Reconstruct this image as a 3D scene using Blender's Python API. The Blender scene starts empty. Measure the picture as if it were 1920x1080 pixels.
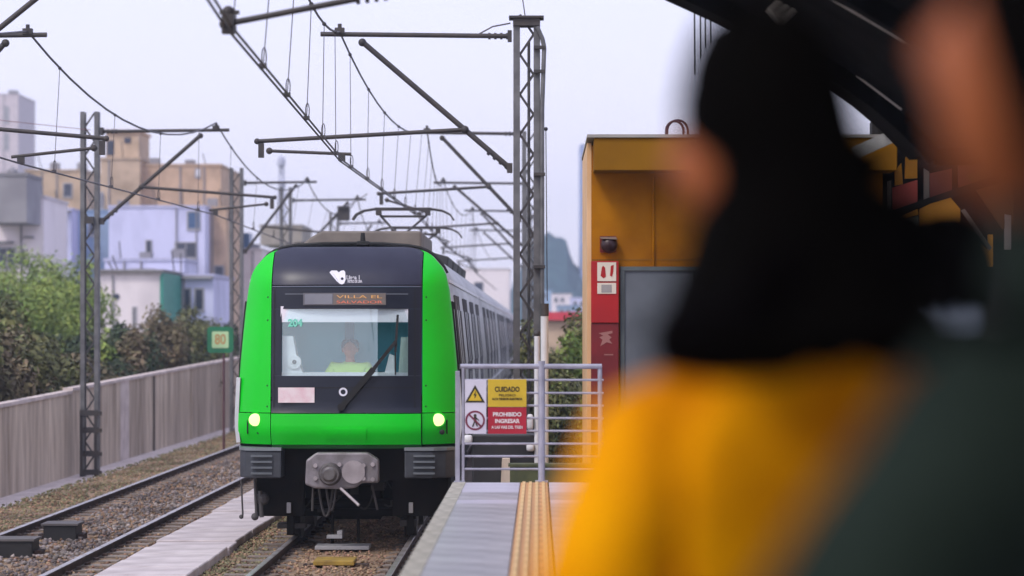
import bpy, bmesh, math, random
from mathutils import Vector, Matrix
import numpy as np
random.seed(7); np.random.seed(7)
R = math.radians
S = bpy.context.scene
COL = S.collection

# ------------------------------------------------------------------ camera, sky, sun, exposure
CAMZ = 2.75
cam_d = bpy.data.cameras.new('camera'); cam = bpy.data.objects.new('camera', cam_d); COL.objects.link(cam)
cam.location = (0, 0, CAMZ); cam.rotation_euler = (R(90), 0, 0)
cam_d.lens = 93.75; cam_d.sensor_width = 36
cam_d.shift_x = -52 / 1920; cam_d.shift_y = 82 / 1920
cam_d.clip_start = 0.1; cam_d.clip_end = 5000
cam_d.dof.use_dof = True; cam_d.dof.focus_distance = 35.0; cam_d.dof.aperture_fstop = 1.42
S.camera = cam

W = bpy.data.worlds.new('World'); S.world = W; W.use_nodes = True
nt = W.node_tree; nt.nodes.clear()
out = nt.nodes.new('ShaderNodeOutputWorld')
sky = nt.nodes.new('ShaderNodeTexSky'); sky.sky_type = 'NISHITA'; sky.sun_disc = False
sky.sun_elevation = R(48); sky.sun_rotation = R(218); sky.dust_density = 4; sky.air_density = 1.2
bg1 = nt.nodes.new('ShaderNodeBackground'); bg1.inputs['Strength'].default_value = 0.05
nt.links.new(sky.outputs[0], bg1.inputs[0])
# bright overcast veil, a touch deeper towards the zenith
geo = nt.nodes.new('ShaderNodeTexCoord'); sep = nt.nodes.new('ShaderNodeSeparateXYZ')
nt.links.new(geo.outputs['Generated'], sep.inputs[0])
rmp = nt.nodes.new('ShaderNodeValToRGB')
rmp.color_ramp.elements[0].position = 0.0; rmp.color_ramp.elements[0].color = (0.86, 0.79, 0.90, 1)
rmp.color_ramp.elements[1].position = 0.5; rmp.color_ramp.elements[1].color = (0.56, 0.56, 0.76, 1)
e = rmp.color_ramp.elements.new(0.12); e.color = (0.73, 0.70, 0.94, 1)
nt.links.new(sep.outputs[2], rmp.inputs[0])
cn = nt.nodes.new('ShaderNodeTexNoise'); cn.inputs['Scale'].default_value = 2.2; cn.inputs['Detail'].default_value = 3
mp = nt.nodes.new('ShaderNodeMapping'); mp.inputs['Scale'].default_value = (1, 1, 3)
nt.links.new(geo.outputs['Generated'], mp.inputs[0]); nt.links.new(mp.outputs[0], cn.inputs[0])
mr = nt.nodes.new('ShaderNodeMapRange'); mr.inputs[3].default_value = 0.93; mr.inputs[4].default_value = 1.05
nt.links.new(cn.outputs[0], mr.inputs[0])
bg2 = nt.nodes.new('ShaderNodeBackground')
nt.links.new(rmp.outputs[0], bg2.inputs[0]); nt.links.new(mr.outputs[0], bg2.inputs[1])
add = nt.nodes.new('ShaderNodeAddShader')
nt.links.new(bg1.outputs[0], add.inputs[0]); nt.links.new(bg2.outputs[0], add.inputs[1]); nt.links.new(add.outputs[0], out.inputs[0])

sd = bpy.data.lights.new('sun', 'SUN'); sd.energy = 1.4; sd.angle = R(12); sd.color = (1.0, 0.95, 0.88)
sun = bpy.data.objects.new('sun', sd); COL.objects.link(sun); sun.location = (-20, -20, 30)
sun.rotation_euler = Vector((-0.40, -0.52, 0.80)).to_track_quat('Z', 'Y').to_euler()
S.view_settings.view_transform = 'Standard'; S.view_settings.look = 'None'
S.view_settings.exposure = 0.25; S.view_settings.gamma = 1.0; S.view_settings.use_curve_mapping = False
S.render.engine = 'CYCLES'
S.cycles.max_bounces = 8; S.cycles.transparent_max_bounces = 16; S.cycles.volume_bounces = 1
S.cycles.use_denoising = True

# ------------------------------------------------------------------ helpers
def at(px, py, k):
    """place in metres of a point seen at (px,py), k = pixels per metre at its distance"""
    return Vector(((px - 1012) / k, 5000 / k, CAMZ + (622 - py) / k))

MATS = {}
def mat(name, c, c2=None, scale=3.0, rough=0.6, metal=0.0, bump=0.0, bscale=None, coat=0.0, spec=0.5, stretch=(1,1,1), detail=5, island=0.0, contrast=(0.35,0.65)):
    if name in MATS: return MATS[name]
    m = bpy.data.materials.new(name); m.use_nodes = True; MATS[name] = m
    n = m.node_tree; b = n.nodes['Principled BSDF']
    b.inputs['Roughness'].default_value = rough; b.inputs['Metallic'].default_value = metal
    b.inputs['Specular IOR Level'].default_value = spec
    b.inputs['Coat Weight'].default_value = coat; b.inputs['Coat Roughness'].default_value = 0.08
    c = tuple(c); b.inputs['Base Color'].default_value = c + (1,)
    m.diffuse_color = c + (1,)
    if c2 is None: c2 = tuple(x * 0.82 for x in c)
    tc = n.nodes.new('ShaderNodeTexCoord'); mpn = n.nodes.new('ShaderNodeMapping'); mpn.inputs['Scale'].default_value = stretch
    n.links.new(tc.outputs['Object'], mpn.inputs[0])
    no = n.nodes.new('ShaderNodeTexNoise'); no.inputs['Scale'].default_value = scale; no.inputs['Detail'].default_value = detail
    n.links.new(mpn.outputs[0], no.inputs['Vector'])
    rp = n.nodes.new('ShaderNodeValToRGB'); rp.color_ramp.elements[0].position = contrast[0]; rp.color_ramp.elements[1].position = contrast[1]
    rp.color_ramp.elements[0].color = tuple(c2) + (1,); rp.color_ramp.elements[1].color = c + (1,)
    n.links.new(no.outputs['Fac'], rp.inputs[0])
    src = rp.outputs[0]
    if island > 0:
        g = n.nodes.new('ShaderNodeNewGeometry')
        hsv = n.nodes.new('ShaderNodeHueSaturation'); m1 = n.nodes.new('ShaderNodeMapRange'); m1.inputs[3].default_value = 1 - island; m1.inputs[4].default_value = 1 + island
        n.links.new(g.outputs['Random Per Island'], m1.inputs[0]); n.links.new(m1.outputs[0], hsv.inputs['Value'])
        m2 = n.nodes.new('ShaderNodeMapRange'); m2.inputs[3].default_value = 0.5 - island * 0.06; m2.inputs[4].default_value = 0.5 + island * 0.03
        mm = n.nodes.new('ShaderNodeMath'); mm.operation = 'FRACT'; ml = n.nodes.new('ShaderNodeMath'); ml.operation = 'MULTIPLY'; ml.inputs[1].default_value = 7.31
        n.links.new(g.outputs['Random Per Island'], ml.inputs[0]); n.links.new(ml.outputs[0], mm.inputs[0]); n.links.new(mm.outputs[0], m2.inputs[0]); n.links.new(m2.outputs[0], hsv.inputs['Hue'])
        n.links.new(src, hsv.inputs['Color']); src = hsv.outputs[0]
    n.links.new(src, b.inputs['Base Color'])
    # roughness follows the same grime
    rr = n.nodes.new('ShaderNodeMapRange'); rr.inputs[3].default_value = min(1, rough * 1.2); rr.inputs[4].default_value = rough * 0.85
    n.links.new(no.outputs['Fac'], rr.inputs[0]); n.links.new(rr.outputs[0], b.inputs['Roughness'])
    if bump > 0:
        nb = n.nodes.new('ShaderNodeTexNoise'); nb.inputs['Scale'].default_value = bscale or scale * 6; nb.inputs['Detail'].default_value = 4
        n.links.new(mpn.outputs[0], nb.inputs['Vector'])
        bp = n.nodes.new('ShaderNodeBump'); bp.inputs['Strength'].default_value = bump; bp.inputs['Distance'].default_value = 0.02
        n.links.new(nb.outputs['Fac'], bp.inputs['Height']); n.links.new(bp.outputs[0], b.inputs['Normal'])
    return m

def emis(name, c, s, base=(0.8,0.8,0.8)):
    m = mat(name, base); b = m.node_tree.nodes['Principled BSDF']
    b.inputs['Emission Color'].default_value = tuple(c) + (1,); b.inputs['Emission Strength'].default_value = s
    return m

def glassmat(name, tint, refl=0.2, rough=0.02):
    m = bpy.data.materials.new(name); m.use_nodes = True; n = m.node_tree; n.nodes.clear()
    o = n.nodes.new('ShaderNodeOutputMaterial'); t = n.nodes.new('ShaderNodeBsdfTransparent'); t.inputs[0].default_value = tuple(tint) + (1,)
    g = n.nodes.new('ShaderNodeBsdfGlossy'); g.inputs['Roughness'].default_value = rough; g.inputs[0].default_value = (0.9, 1, 1, 1)
    mx = n.nodes.new('ShaderNodeMixShader'); mx.inputs[0].default_value = refl
    n.links.new(t.outputs[0], mx.inputs[1]); n.links.new(g.outputs[0], mx.inputs[2]); n.links.new(mx.outputs[0], o.inputs[0])
    MATS[name] = m; return m

class MB:
    def __init__(s): s.v = []; s.f = []; s.mi = []
    def add(s, vs, fs, mi=0):
        b = len(s.v); s.v += [tuple(v) for v in vs]; s.f += [tuple(i + b for i in f) for f in fs]; s.mi += [mi] * len(fs); return s
    def box(s, x0, x1, y0, y1, z0, z1, mi=0):
        vs = [(x0,y0,z0),(x1,y0,z0),(x1,y1,z0),(x0,y1,z0),(x0,y0,z1),(x1,y0,z1),(x1,y1,z1),(x0,y1,z1)]
        return s.add(vs, [(0,3,2,1),(4,5,6,7),(0,1,5,4),(1,2,6,5),(2,3,7,6),(3,0,4,7)], mi)
    def tube(s, p0, p1, r, r1=None, n=8, mi=0):
        p0 = Vector(p0); p1 = Vector(p1); r1 = r if r1 is None else r1
        d = (p1 - p0); 
        if d.length < 1e-6: return s
        d.normalize(); a = d.cross(Vector((0,0,1)) if abs(d.z) < .9 else Vector((1,0,0))).normalized(); b = d.cross(a)
        vs = []
        for p, rr in ((p0, r), (p1, r1)):
            for i in range(n):
                t = 2*math.pi*i/n; vs.append(p + a*math.cos(t)*rr + b*math.sin(t)*rr)
        fs = [(i, (i+1)%n, n+(i+1)%n, n+i) for i in range(n)] + [tuple(range(n))[::-1], tuple(range(n, 2*n))]
        return s.add(vs, fs, mi)
    def path(s, pts, r, n=6, mi=0):
        for a, b in zip(pts[:-1], pts[1:]): s.tube(a, b, r, n=n, mi=mi)
        return s
    def bar(s, p0, p1, w, t, up=(0,1,0), mi=0):
        p0 = Vector(p0); p1 = Vector(p1); d = (p1-p0).normalized(); u = Vector(up); u = (u - d*u.dot(d)).normalized(); q = d.cross(u)
        vs = [p + u*(a*t/2) + q*(b*w/2) for p in (p0, p1) for a, b in ((-1,-1),(1,-1),(1,1),(-1,1))]
        return s.add(vs, [(0,1,2,3)[::-1],(4,5,6,7),(0,1,5,4),(1,2,6,5),(2,3,7,6),(3,0,4,7)], mi)
    def prism(s, pts, y0, y1, mi=0):
        """polygon in x,z drawn out along y"""
        n = len(pts); vs = [(x, y0, z) for x, z in pts] + [(x, y1, z) for x, z in pts]
        return s.add(vs, [tuple(range(n)), tuple(range(2*n-1, n-1, -1))] + [(i, n+i, n+(i+1)%n, (i+1)%n) for i in range(n)], mi)
    def disc_y(s, c, r, y1, n=20, mi=0):
        return s.tube(c, (c[0], y1, c[2]), r, n=n, mi=mi)
    def ball(s, c, rx, ry=None, rz=None, nu=12, nv=8, mi=0, fn=None):
        ry = ry or rx; rz = rz or rx; vs = []
        for j in range(nv+1):
            ph = math.pi*j/nv
            for i in range(nu):
                t = 2*math.pi*i/nu; v = Vector((math.sin(ph)*math.cos(t), math.sin(ph)*math.sin(t), math.cos(ph)))
                if fn: v = fn(v)
                vs.append((c[0]+v.x*rx, c[1]+v.y*ry, c[2]+v.z*rz))
        fs = [(j*nu+i, (j+1)*nu+i, (j+1)*nu+(i+1)%nu, j*nu+(i+1)%nu) for j in range(nv) for i in range(nu)]
        return s.add(vs, fs, mi)
    def sheet(s, grid, mi=0):
        nr = len(grid); nc = len(grid[0]); vs = [p for r in grid for p in r]
        return s.add(vs, [(j*nc+i, j*nc+i+1, (j+1)*nc+i+1, (j+1)*nc+i) for j in range(nr-1) for i in range(nc-1)], mi)
    def mesh(s, name):
        m = bpy.data.meshes.new(name); m.from_pydata(s.v, [], s.f); m.validate(); m.update()
        return m

def obj(name, mb, material, parent=None, smooth=False, bevel=0, solid=0, label=None, kind=None, world=True):
    me = mb.mesh(name) if isinstance(mb, MB) else mb
    if isinstance(mb, MB):
        ms = material if isinstance(material, (list, tuple)) else [material]
        for x in ms: me.materials.append(x)
        if len(ms) > 1:
            for p, i in zip(me.polygons, mb.mi): p.material_index = i
        bm = bmesh.new(); bm.from_mesh(me); bmesh.ops.remove_doubles(bm, verts=bm.verts, dist=1e-5) if smooth else None
        bmesh.ops.recalc_face_normals(bm, faces=bm.faces); bm.to_mesh(me); bm.free()
        if smooth:
            for p in me.polygons: p.use_smooth = True
            me.set_sharp_from_angle(angle=R(40))
    o = bpy.data.objects.new(name, me); COL.objects.link(o)
    if parent is not None:
        o.parent = parent
        if world:
            q = parent; off = Vector((0,0,0))
            while q is not None: off += q.location; q = q.parent
            o.location = -off
    if bevel:
        b = o.modifiers.new('bevel', 'BEVEL'); b.width = bevel; b.segments = 2; b.limit_method = 'ANGLE'
    if solid:
        b = o.modifiers.new('solid', 'SOLIDIFY'); b.thickness = solid; b.offset = 0
    if label: o['label'] = label
    if kind: o['kind'] = kind
    return o
def inst(src, parent, loc=(0,0,0), name=None, scale=None, rot=None):
    o = bpy.data.objects.new(name or src.name.split('.')[0], src.data); COL.objects.link(o); o.parent = parent; o.location = loc
    if scale: o.scale = scale
    if rot: o.rotation_euler = rot
    return o
def thing(name, label, cat, loc=(0,0,0), group=None, kind=None):
    o = bpy.data.objects.new(name, None); COL.objects.link(o); o.location = loc; o.empty_display_size = 0.2
    o['label'] = label; o['category'] = cat
    if group: o['group'] = group
    if kind: o['kind'] = kind
    return o
def tag(o, label, cat, group=None, kind=None):
    o['label'] = label; o['category'] = cat
    if group: o['group'] = group
    if kind: o['kind'] = kind
    return o
def copy_tree(o, parent=None):
    c = o.copy(); COL.objects.link(c); c.parent = parent
    for ch in list(o.children): copy_tree(ch, c)
    return c
def text(name, s, size, loc, m, parent, width=None, align='CENTER', bold=0.0, rot=(R(90),0,0)):
    cu = bpy.data.curves.new(name, 'FONT'); cu.body = s; cu.size = size; cu.align_x = align; cu.align_y = 'CENTER'; cu.extrude = 0.002; cu.offset = bold
    t = bpy.data.objects.new('tmp', cu); COL.objects.link(t); bpy.context.view_layer.update()
    me = bpy.data.meshes.new_from_object(t.evaluated_get(bpy.context.evaluated_depsgraph_get()))
    COL.objects.unlink(t); bpy.data.objects.remove(t)
    me.name = name; me.materials.clear(); me.materials.append(m)
    sx = 1.0
    if width:
        xs = [v.co.x for v in me.vertices]; w = max(xs) - min(xs); sx = width / w if w else 1
    o = bpy.data.objects.new(name, me); COL.objects.link(o); o.parent = parent
    q = parent; off = Vector((0,0,0))
    while q is not None: off += q.location; q = q.parent
    o.location = Vector(loc) - off; o.rotation_euler = rot; o.scale = (sx, 1, 1)
    return o

# ------------------------------------------------------------------ materials
M_white = mat('white_paint', (.72,.72,.74), (.58,.58,.60), rough=.5)
M_black = mat('black_paint', (.012,.012,.014), (.02,.02,.02), rough=.5)
M_mast = mat('galvanised_mast', (.17,.17,.175), (.11,.11,.115), scale=5, rough=.55, metal=.25, bump=.1)
M_mastd = mat('dark_steel', (.045,.042,.045), (.07,.06,.055), scale=6, rough=.6, metal=.2)
M_wire = mat('wire_metal', (.085,.075,.085), (.06,.055,.06), rough=.5, metal=.4)
M_conc = mat('weathered_concrete', (.74,.63,.51), (.42,.34,.265), scale=2.0, rough=.9, bump=.35, stretch=(1.6,1.6,.35), contrast=(.3,.72))
M_conc2 = mat('weathered_concrete_dark', (.58,.48,.385), (.30,.24,.185), scale=2.3, rough=.9, bump=.35, stretch=(1.6,1.6,.3), contrast=(.3,.72))
M_conc3 = mat('pale_concrete', (.74,.65,.62), (.56,.48,.46), scale=2.5, rough=.9, bump=.25)
M_slab = mat('walkway_concrete', (.62,.56,.56), (.44,.39,.39), scale=2, rough=.85, bump=.25)
M_platedge = mat('platform_coping', (.56,.53,.46), (.28,.27,.22), scale=7, rough=.8, bump=.2)
M_ballast = mat('ballast_bed', (.33,.225,.14), (.16,.11,.07), scale=2.2, rough=1, bump=.9, bscale=28)
M_ground = mat('dry_ground', (.17,.15,.09), (.09,.10,.045), scale=.3, rough=1, bump=.4)
M_stone1 = mat('rusty_stones', (.38,.255,.155), (.15,.10,.06), scale=.9, rough=.95, island=.45)
M_stone2 = mat('grey_stones', (.31,.27,.25), (.12,.10,.095), scale=1.1, rough=.95, island=.5)
M_stone3 = mat('mossy_stones', (.27,.24,.13), (.13,.13,.065), scale=.9, rough=.95, island=.4)
M_green = mat('train_green', (.0,.66,.018), (.0,.58,.014), scale=.6, rough=.42, coat=.12, spec=.3)
M_mask = mat('train_black_mask', (.013,.017,.032), (.009,.012,.022), scale=.8, rough=.33, coat=.0, spec=.35)
M_steel = mat('train_steel', (.42,.42,.44), (.30,.30,.31), scale=1.5, rough=.42, metal=.55, stretch=(1,.3,2.5))
M_gask = mat('black_rubber', (.012,.013,.014), rough=.7)
M_bump = mat('bumper_grey', (.055,.062,.075), (.035,.04,.05), scale=4, rough=.5)
M_coup = mat('coupler_grey', (.27,.25,.27), (.17,.155,.16), scale=6, rough=.5, metal=.35, bump=.15)
M_under = mat('underframe_black', (.008,.008,.008), (.016,.013,.011), scale=4, rough=.9, spec=.15)
M_rust = mat('rail_rust', (.065,.035,.025), (.03,.018,.015), scale=4, rough=.85, bump=.2)
M_railtop = mat('rail_polished', (.55,.52,.52), (.36,.31,.28), scale=3, rough=.35, metal=.7)
M_roofeq = mat('roof_shroud', (.20,.175,.15), (.145,.125,.11), scale=3, rough=.7)
M_rail = mat('railing_steel', (.46,.46,.56), (.34,.34,.42), scale=6, rough=.35, metal=.35)
M_orange = mat('booth_orange', (.42,.16,.002), (.27,.095,.002), scale=1.7, rough=.8, spec=.1)
M_cream = mat('booth_cream', (.78,.50,.27), (.66,.42,.22), scale=2, rough=.7)
M_red = mat('fire_red', (.45,.006,.008), (.34,.004,.006), scale=2, rough=.45)
M_redd = mat('cabinet_dark_red', (.20,.008,.012), (.14,.006,.009), scale=3, rough=.5)
M_door = mat('steel_door_frame', (.10,.12,.125), (.07,.085,.09), scale=3, rough=.5)
M_doorp = mat('steel_door_leaf', (.18,.20,.23), (.11,.125,.145), scale=1.2, rough=.4, metal=.2)
M_yel = mat('sign_yellow', (.72,.50,.03), rough=.5)
M_sred = mat('sign_red', (.45,.012,.035), rough=.5)
M_txtb = mat('print_black', (.03,.025,.01), rough=.6)
M_txtw = mat('print_white', (.85,.78,.80), rough=.6)
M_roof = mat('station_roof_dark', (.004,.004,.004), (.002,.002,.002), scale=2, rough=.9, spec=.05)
M_roofl = mat('roof_purlin', (.09,.085,.08), (.05,.05,.05), scale=3, rough=.6)
M_skin = mat('skin', (.44,.13,.045), (.36,.10,.033), scale=8, rough=.6, spec=.2)
M_hair = mat('black_hair', (.0016,.0014,.0014), (.0024,.002,.002), scale=30, rough=.9, spec=.03, stretch=(4,4,.3), contrast=(.4,.6))

# ------------------------------------------------------------------ the ground and the tracks
g = MB()
g.sheet([[(-600 + 1200*i/24, -40 + 1240*j/40, -0.36) for i in range(25)] for j in range(41)])
o = obj('ground', g, M_ground); o['kind'] = 'structure'; o['label'] = 'flat dry ground reaching to the horizon'
YN, YF = 14.0, 170.0
b = MB(); rows = []
for j in range(157):
    y = YN + (YF-YN)*j/156
    xs = [-8.9,-8.7,-8.2,-7.6,-7.0,-6.5,-6.0,-5.5,-5.15,-4.0,-3.9,-3.4,-2.9,-2.5,-2.1,-1.6,-1.2,-0.9,-0.3,.1]
    rows.append([(x, y, -0.36 if i == 0 or i >= 18 else -0.135 + random.uniform(-.018,.018)) for i, x in enumerate(xs)])
b.sheet(rows); o = obj('ballast_bed', b, M_ballast, smooth=True); o['kind'] = 'structure'; o['label'] = 'brown ballast bed under both tracks'

def stones(name, n, xr, yr, m, rr=(.022,.045), z=-.135, label='', power=1.0):
    rr = (rr[0]*.8, rr[1]*.85); n = int(n*1.25)
    base = np.array([(1,0,0),(-1,0,0),(0,1,0),(0,-1,0),(0,0,1),(0,0,-1)], float)
    fac = np.array([(0,2,4),(2,1,4),(1,3,4),(3,0,4),(2,0,5),(1,2,5),(3,1,5),(0,3,5)])
    P = np.stack([np.random.uniform(*xr, n), yr[0]+(yr[1]-yr[0])*np.random.rand(n)**power, z+np.random.uniform(-.005,.02,n)], 1)
    r = np.random.uniform(*rr, n)
    V = base[None]*(r[:,None,None]*np.random.uniform(.65,1.3,(n,6,1)))
    A = np.random.randn(n,3,3); Q,_ = np.linalg.qr(A); V = np.einsum('nij,nkj->nki', Q, V)*np.array([1,1,.75]) + P[:,None]
    F = fac[None] + 6*np.arange(n)[:,None,None]
    me = bpy.data.meshes.new(name); me.vertices.add(n*6); me.vertices.foreach_set('co', V.reshape(-1))
    me.loops.add(n*24); me.loops.foreach_set('vertex_index', F.reshape(-1)); me.polygons.add(n*8)
    me.polygons.foreach_set('loop_start', np.arange(0,n*24,3)); me.update(); me.validate(); me.materials.append(m)
    o = bpy.data.objects.new(name, me); COL.objects.link(o); tag(o, label, 'ballast', kind='stuff'); return o
stones('ballast_stones', 15000, (-8.75,-5.15), (26,95), M_stone1, label='rusty brown ballast stones along the left track', power=1.5)
stones('ballast_stones', 2600, (-7.0,-5.75), (26,64), M_stone2, rr=(.025,.055), z=-.12, label='loose grey ballast stones between the left rails', power=1.5)
stones('ballast_stones', 5000, (-8.9,-7.6), (26,80), M_stone3, label='mossy stones beside the concrete footpath', power=1.5)
stones('ballast_stones', 9000, (-4.0,-1.0), (22,50), M_stone1, rr=(.02,.04), label='brown ballast stones under the oncoming train', power=1.3)
stones('ballast_stones', 3000, (-4.0,-3.3), (22,50), M_stone3, rr=(.02,.04), label='olive ballast stones beside the pale walkway', power=1.3)

# rail profile, drawn out along the track
def rail_mesh():
    m = MB(); prof = [(-.07,-.16),(.07,-.16),(.07,-.148),(.012,-.125),(.010,-.042),(.036,-.034),(.036,-.006),(.028,0),(-.028,0),(-.036,-.006),(-.036,-.034),(-.010,-.042),(-.012,-.125),(-.07,-.148)]
    n = len(prof); vs = [(x,YN,z) for x,z in prof]+[(x,YF,z) for x,z in prof]
    for i in range(n):
        j = (i+1)%n; m.add([vs[i],vs[j],vs[n+j],vs[n+i]], [(0,1,2,3)], 1 if i in (6,7,8) else 0)
    m.add(vs[:n],[tuple(range(n))]); return m
rails = rail_mesh()
slp = MB().prism([(-1.25,-.24),(1.25,-.24),(1.22,-.10),(.62,-.10),(.45,-.145),(-.45,-.145),(-.62,-.10),(-1.22,-.10)], -.13, .13)
first_sleeper = None
for xc, lab, half in ((-6.48,'rusty rail track on the left with bright rail heads',.86), (-2.50,'rail track the oncoming train runs on',.79)):
    t = thing('rail_track', lab, 'railway track', (xc, YN, 0), group='rail tracks', kind='structure')
    for s in (-1, 1):
        r_ = obj('rail', rails, [M_rust, M_railtop], t); r_.location = (s*half, -YN, 0)
    if first_sleeper is None:
        first_sleeper = obj('sleeper', slp, mat('sleeper_concrete', (.24,.20,.17), (.13,.10,.08), scale=5, rough=.95, bump=.3), t); first_sleeper.location = (0, 6, -.008)
    for k in range(100):
        y = 7.0 + k*.65 if (k or xc > -3) else 6.6
        inst(first_sleeper, t, (0, y + random.uniform(-.03,.03), -.008), 'sleeper')
    fp = MB()
    for s in (-1,1):
        for k in range(90):
            for q in (-1,1): fp.box(s*half+q*.075-.03, s*half+q*.075+.03, YN+7+k*.65-.05, YN+7+k*.65+.05, -.11, -.075)
    c_ = obj('rail_fastenings', fp, M_rust, t); c_['kind'] = 'stuff'; c_.location = (0, -YN, 0)

# pale walkway between the tracks, slab by slab
wk = thing('walkway', 'pale concrete slab walkway between the two tracks', 'walkway', (-4.55, 24, -.3), kind='structure')
sm = MB().box(-.53,.53,-.48,.48,-.06,.06)
s0 = obj('concrete_slab', sm, M_slab, wk, bevel=.012, world=False); s0.location = (0,0,.21)
y = 1.0
for k in range(70):
    inst(s0, wk, (random.uniform(-.012,.012), y, .21+random.uniform(-.012,.012)), 'concrete_slab', rot=(random.uniform(-.006,.006),random.uniform(-.006,.006),random.uniform(-.008,.008))).modifiers.new('bevel','BEVEL').width=.012
    y += .99
obj('trough_side', MB().box(-5.06,-5.0,24,96,-.34,-.16).box(-4.09,-4.03,24,96,-.34,-.16), M_conc2, wk)

# two trackside boxes between the left rails
for (px, py, k, w, lab) in ((20, 1020, 147, .55,'dark box with grey lid between the left rails, nearest of the two'), (111, 990, 136, .45,'smaller dark box with grey lid between the left rails, farther of the two')):
    p = at(px, py, k); c = -6.75 if k > 140 else -6.62
    t = thing('track_box', lab, 'track equipment', (c, p.y, -.13), group='boxes between the left rails')
    obj('case', MB().box(c-w/2, c+w/2, p.y, p.y+.5, -.14, .075), M_black, t, bevel=.01)
    obj('lid', MB().box(c-w/2-.03, c+w/2+.03, p.y-.03, p.y+.53, .078, .105), mat('box_lid', (.13,.12,.12), rough=.8), t)
    obj('bracket', MB().box(c-w/2-.09, c-w/2-.003, p.y+.1, p.y+.4, -.14, -.05).box(c+w/2+.003, c+w/2+.09, p.y+.1, p.y+.4, -.14, -.05), M_rust, t)

# concrete footpath at the wall's foot
fpth = MB()
yy = 22.0; prev = -.9
fpts = []
while yy < 150:
    w = random.uniform(-.03,.03); fpts.append((yy, -8.93 + w)); yy += 3.0
for (a, xa), (c, xc) in zip(fpts[:-1], fpts[1:]):
    fpth.add([(-9.9,a,-.5),(xa,a,-.5),(xc,c,-.5),(-9.9,c,-.5),(-9.9,a,-.30),(xa,a,-.30),(xc,c,-.30),(-9.9,c,-.30)], [(0,3,2,1),(4,5,6,7),(0,1,5,4),(1,2,6,5),(2,3,7,6),(3,0,4,7)])
o = obj('footpath', fpth, M_conc3); o['kind'] = 'structure'; o['label'] = 'pale concrete footpath at the foot of the wall'

# left boundary wall: precast panels, stepping up with distance
wall = thing('boundary_wall', 'weathered grey precast concrete wall along the left track with shrubs behind', 'wall', (-9.95, 26, -.36))
y = 26.0; idx = 0
while y < 150:
    L = .66 if y < 80 else 1.32
    h = 1.58 if y < 43 else 1.66 + (min(y, 90) - 43) * .0115
    h += .05 if y > 56 else 0
    mt = M_conc if random.random() < .6 else M_conc2
    d = random.uniform(-.006, .006)
    if abs(y - 63.3) < .5: mt = M_conc3
    pn = obj('wall_panel', MB().box(-10.05+d, -9.90+d, y+.006, y+L-.006, -.36, -.3+h-.07), mt, wall, bevel=.006)
    obj('coping', MB().box(-10.08, -9.865, y+.002, y+L-.002, -.3+h-.067, -.3+h), M_conc3, pn)
    if abs(y - 67.5) < .33 or (idx % 9 == 2 and y > 70):
        obj('seam_post', MB().box(-9.885, -9.85, y+L-.03, y+L+.03, -.3, -.3+h-.08), M_mastd if y < 70 else M_conc2, wall)
    y += L; idx += 1

# ------------------------------------------------------------------ the platform
PZ = 1.10; PX = -.95; PY1 = 29.2
pl = MB().box(PX+.06, 9, -6, PY1-.02, -.36, PZ-.045)
o = obj('platform', pl, M_conc2); o['kind'] = 'structure'; o['label'] = 'raised station platform on the right of the train'
cp0 = obj('platform_coping_stone', MB().box(0,.14,0,.88,-.12,0), M_platedge, o, bevel=.012, world=False)
cp0.location = (PX,-5,PZ+.002)
y = -4.1
while y < PY1-.88:
    c = inst(cp0, o, (PX, y, PZ+.002+random.uniform(-.002,.002)), 'platform_coping_stone'); y += .9
M_t1 = mat('platform_tile_grey', (.42,.40,.43), (.25,.24,.26), scale=3.1, rough=.38, bump=.05)
M_t2 = mat('platform_tile_light', (.60,.57,.68), (.48,.455,.54), scale=2.0, rough=.30, bump=.05)
M_t3 = mat('platform_tile_mid', (.47,.45,.48), (.30,.285,.31), scale=3.3, rough=.36, bump=.05)
tm = {}
for i, m_ in enumerate((M_t1, M_t2, M_t3)):
    me = MB().box(0,.592,0,.592,-.04,0).mesh('floor_tile'); me.materials.append(m_); tm[i] = me
cols = [-.808, -.208+.0+.308, .70+.0, 1.30, 1.90, 2.5, 3.1, 3.7]
y = PY1 - .6; row = 0
while y > 8.2:
    t_ = 1 if y > PY1-2.4 else (0 if y > PY1-3.2 else (1 if y > PY1 - 3.9 else (2 if row % 5 in (1,4) else 0)))
    for x in cols:
        tt = t_ if random.random() < .85 else random.choice((0,2))
        q = bpy.data.objects.new('floor_tile', tm[tt]); COL.objects.link(q); q.parent = o; q.location = (x, y, PZ + random.uniform(-.001,.001))
    y -= .6; row += 1
back = MB().box(PX+.14, 9, -6, 8.2, PZ-.045, PZ-.004)
back.box(4.3, 9, 8.2, PY1, PZ-.045, PZ-.004)
obj('paving_screed', back, M_t1, o)
M_tac = mat('tactile_orange', (.74,.40,.17), (.46,.25,.11), scale=6, rough=.6)
M_tacr = mat('tactile_ridge', (.90,.62,.28), (.68,.45,.20), scale=4, rough=.6)
tb = MB().box(0,.29,0,.592,-.04,.001); tr = MB()
for i in range(4): tr.box(.02+i*.07, .052+i*.07, .004, .588, .001, .012)
ta = obj('tactile_tile', tb, M_tac, o, world=False); ta.location = (-.207, PY1-.6, PZ)
tr_ = obj('tactile_ridges', tr, M_tacr, ta, world=False)
y = PY1 - 1.2
while y > 8.2:
    c = inst(ta, o, (-.207, y, PZ), 'tactile_tile'); inst(tr_, c, (0,0,0), 'tactile_ridges'); y -= .6

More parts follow.
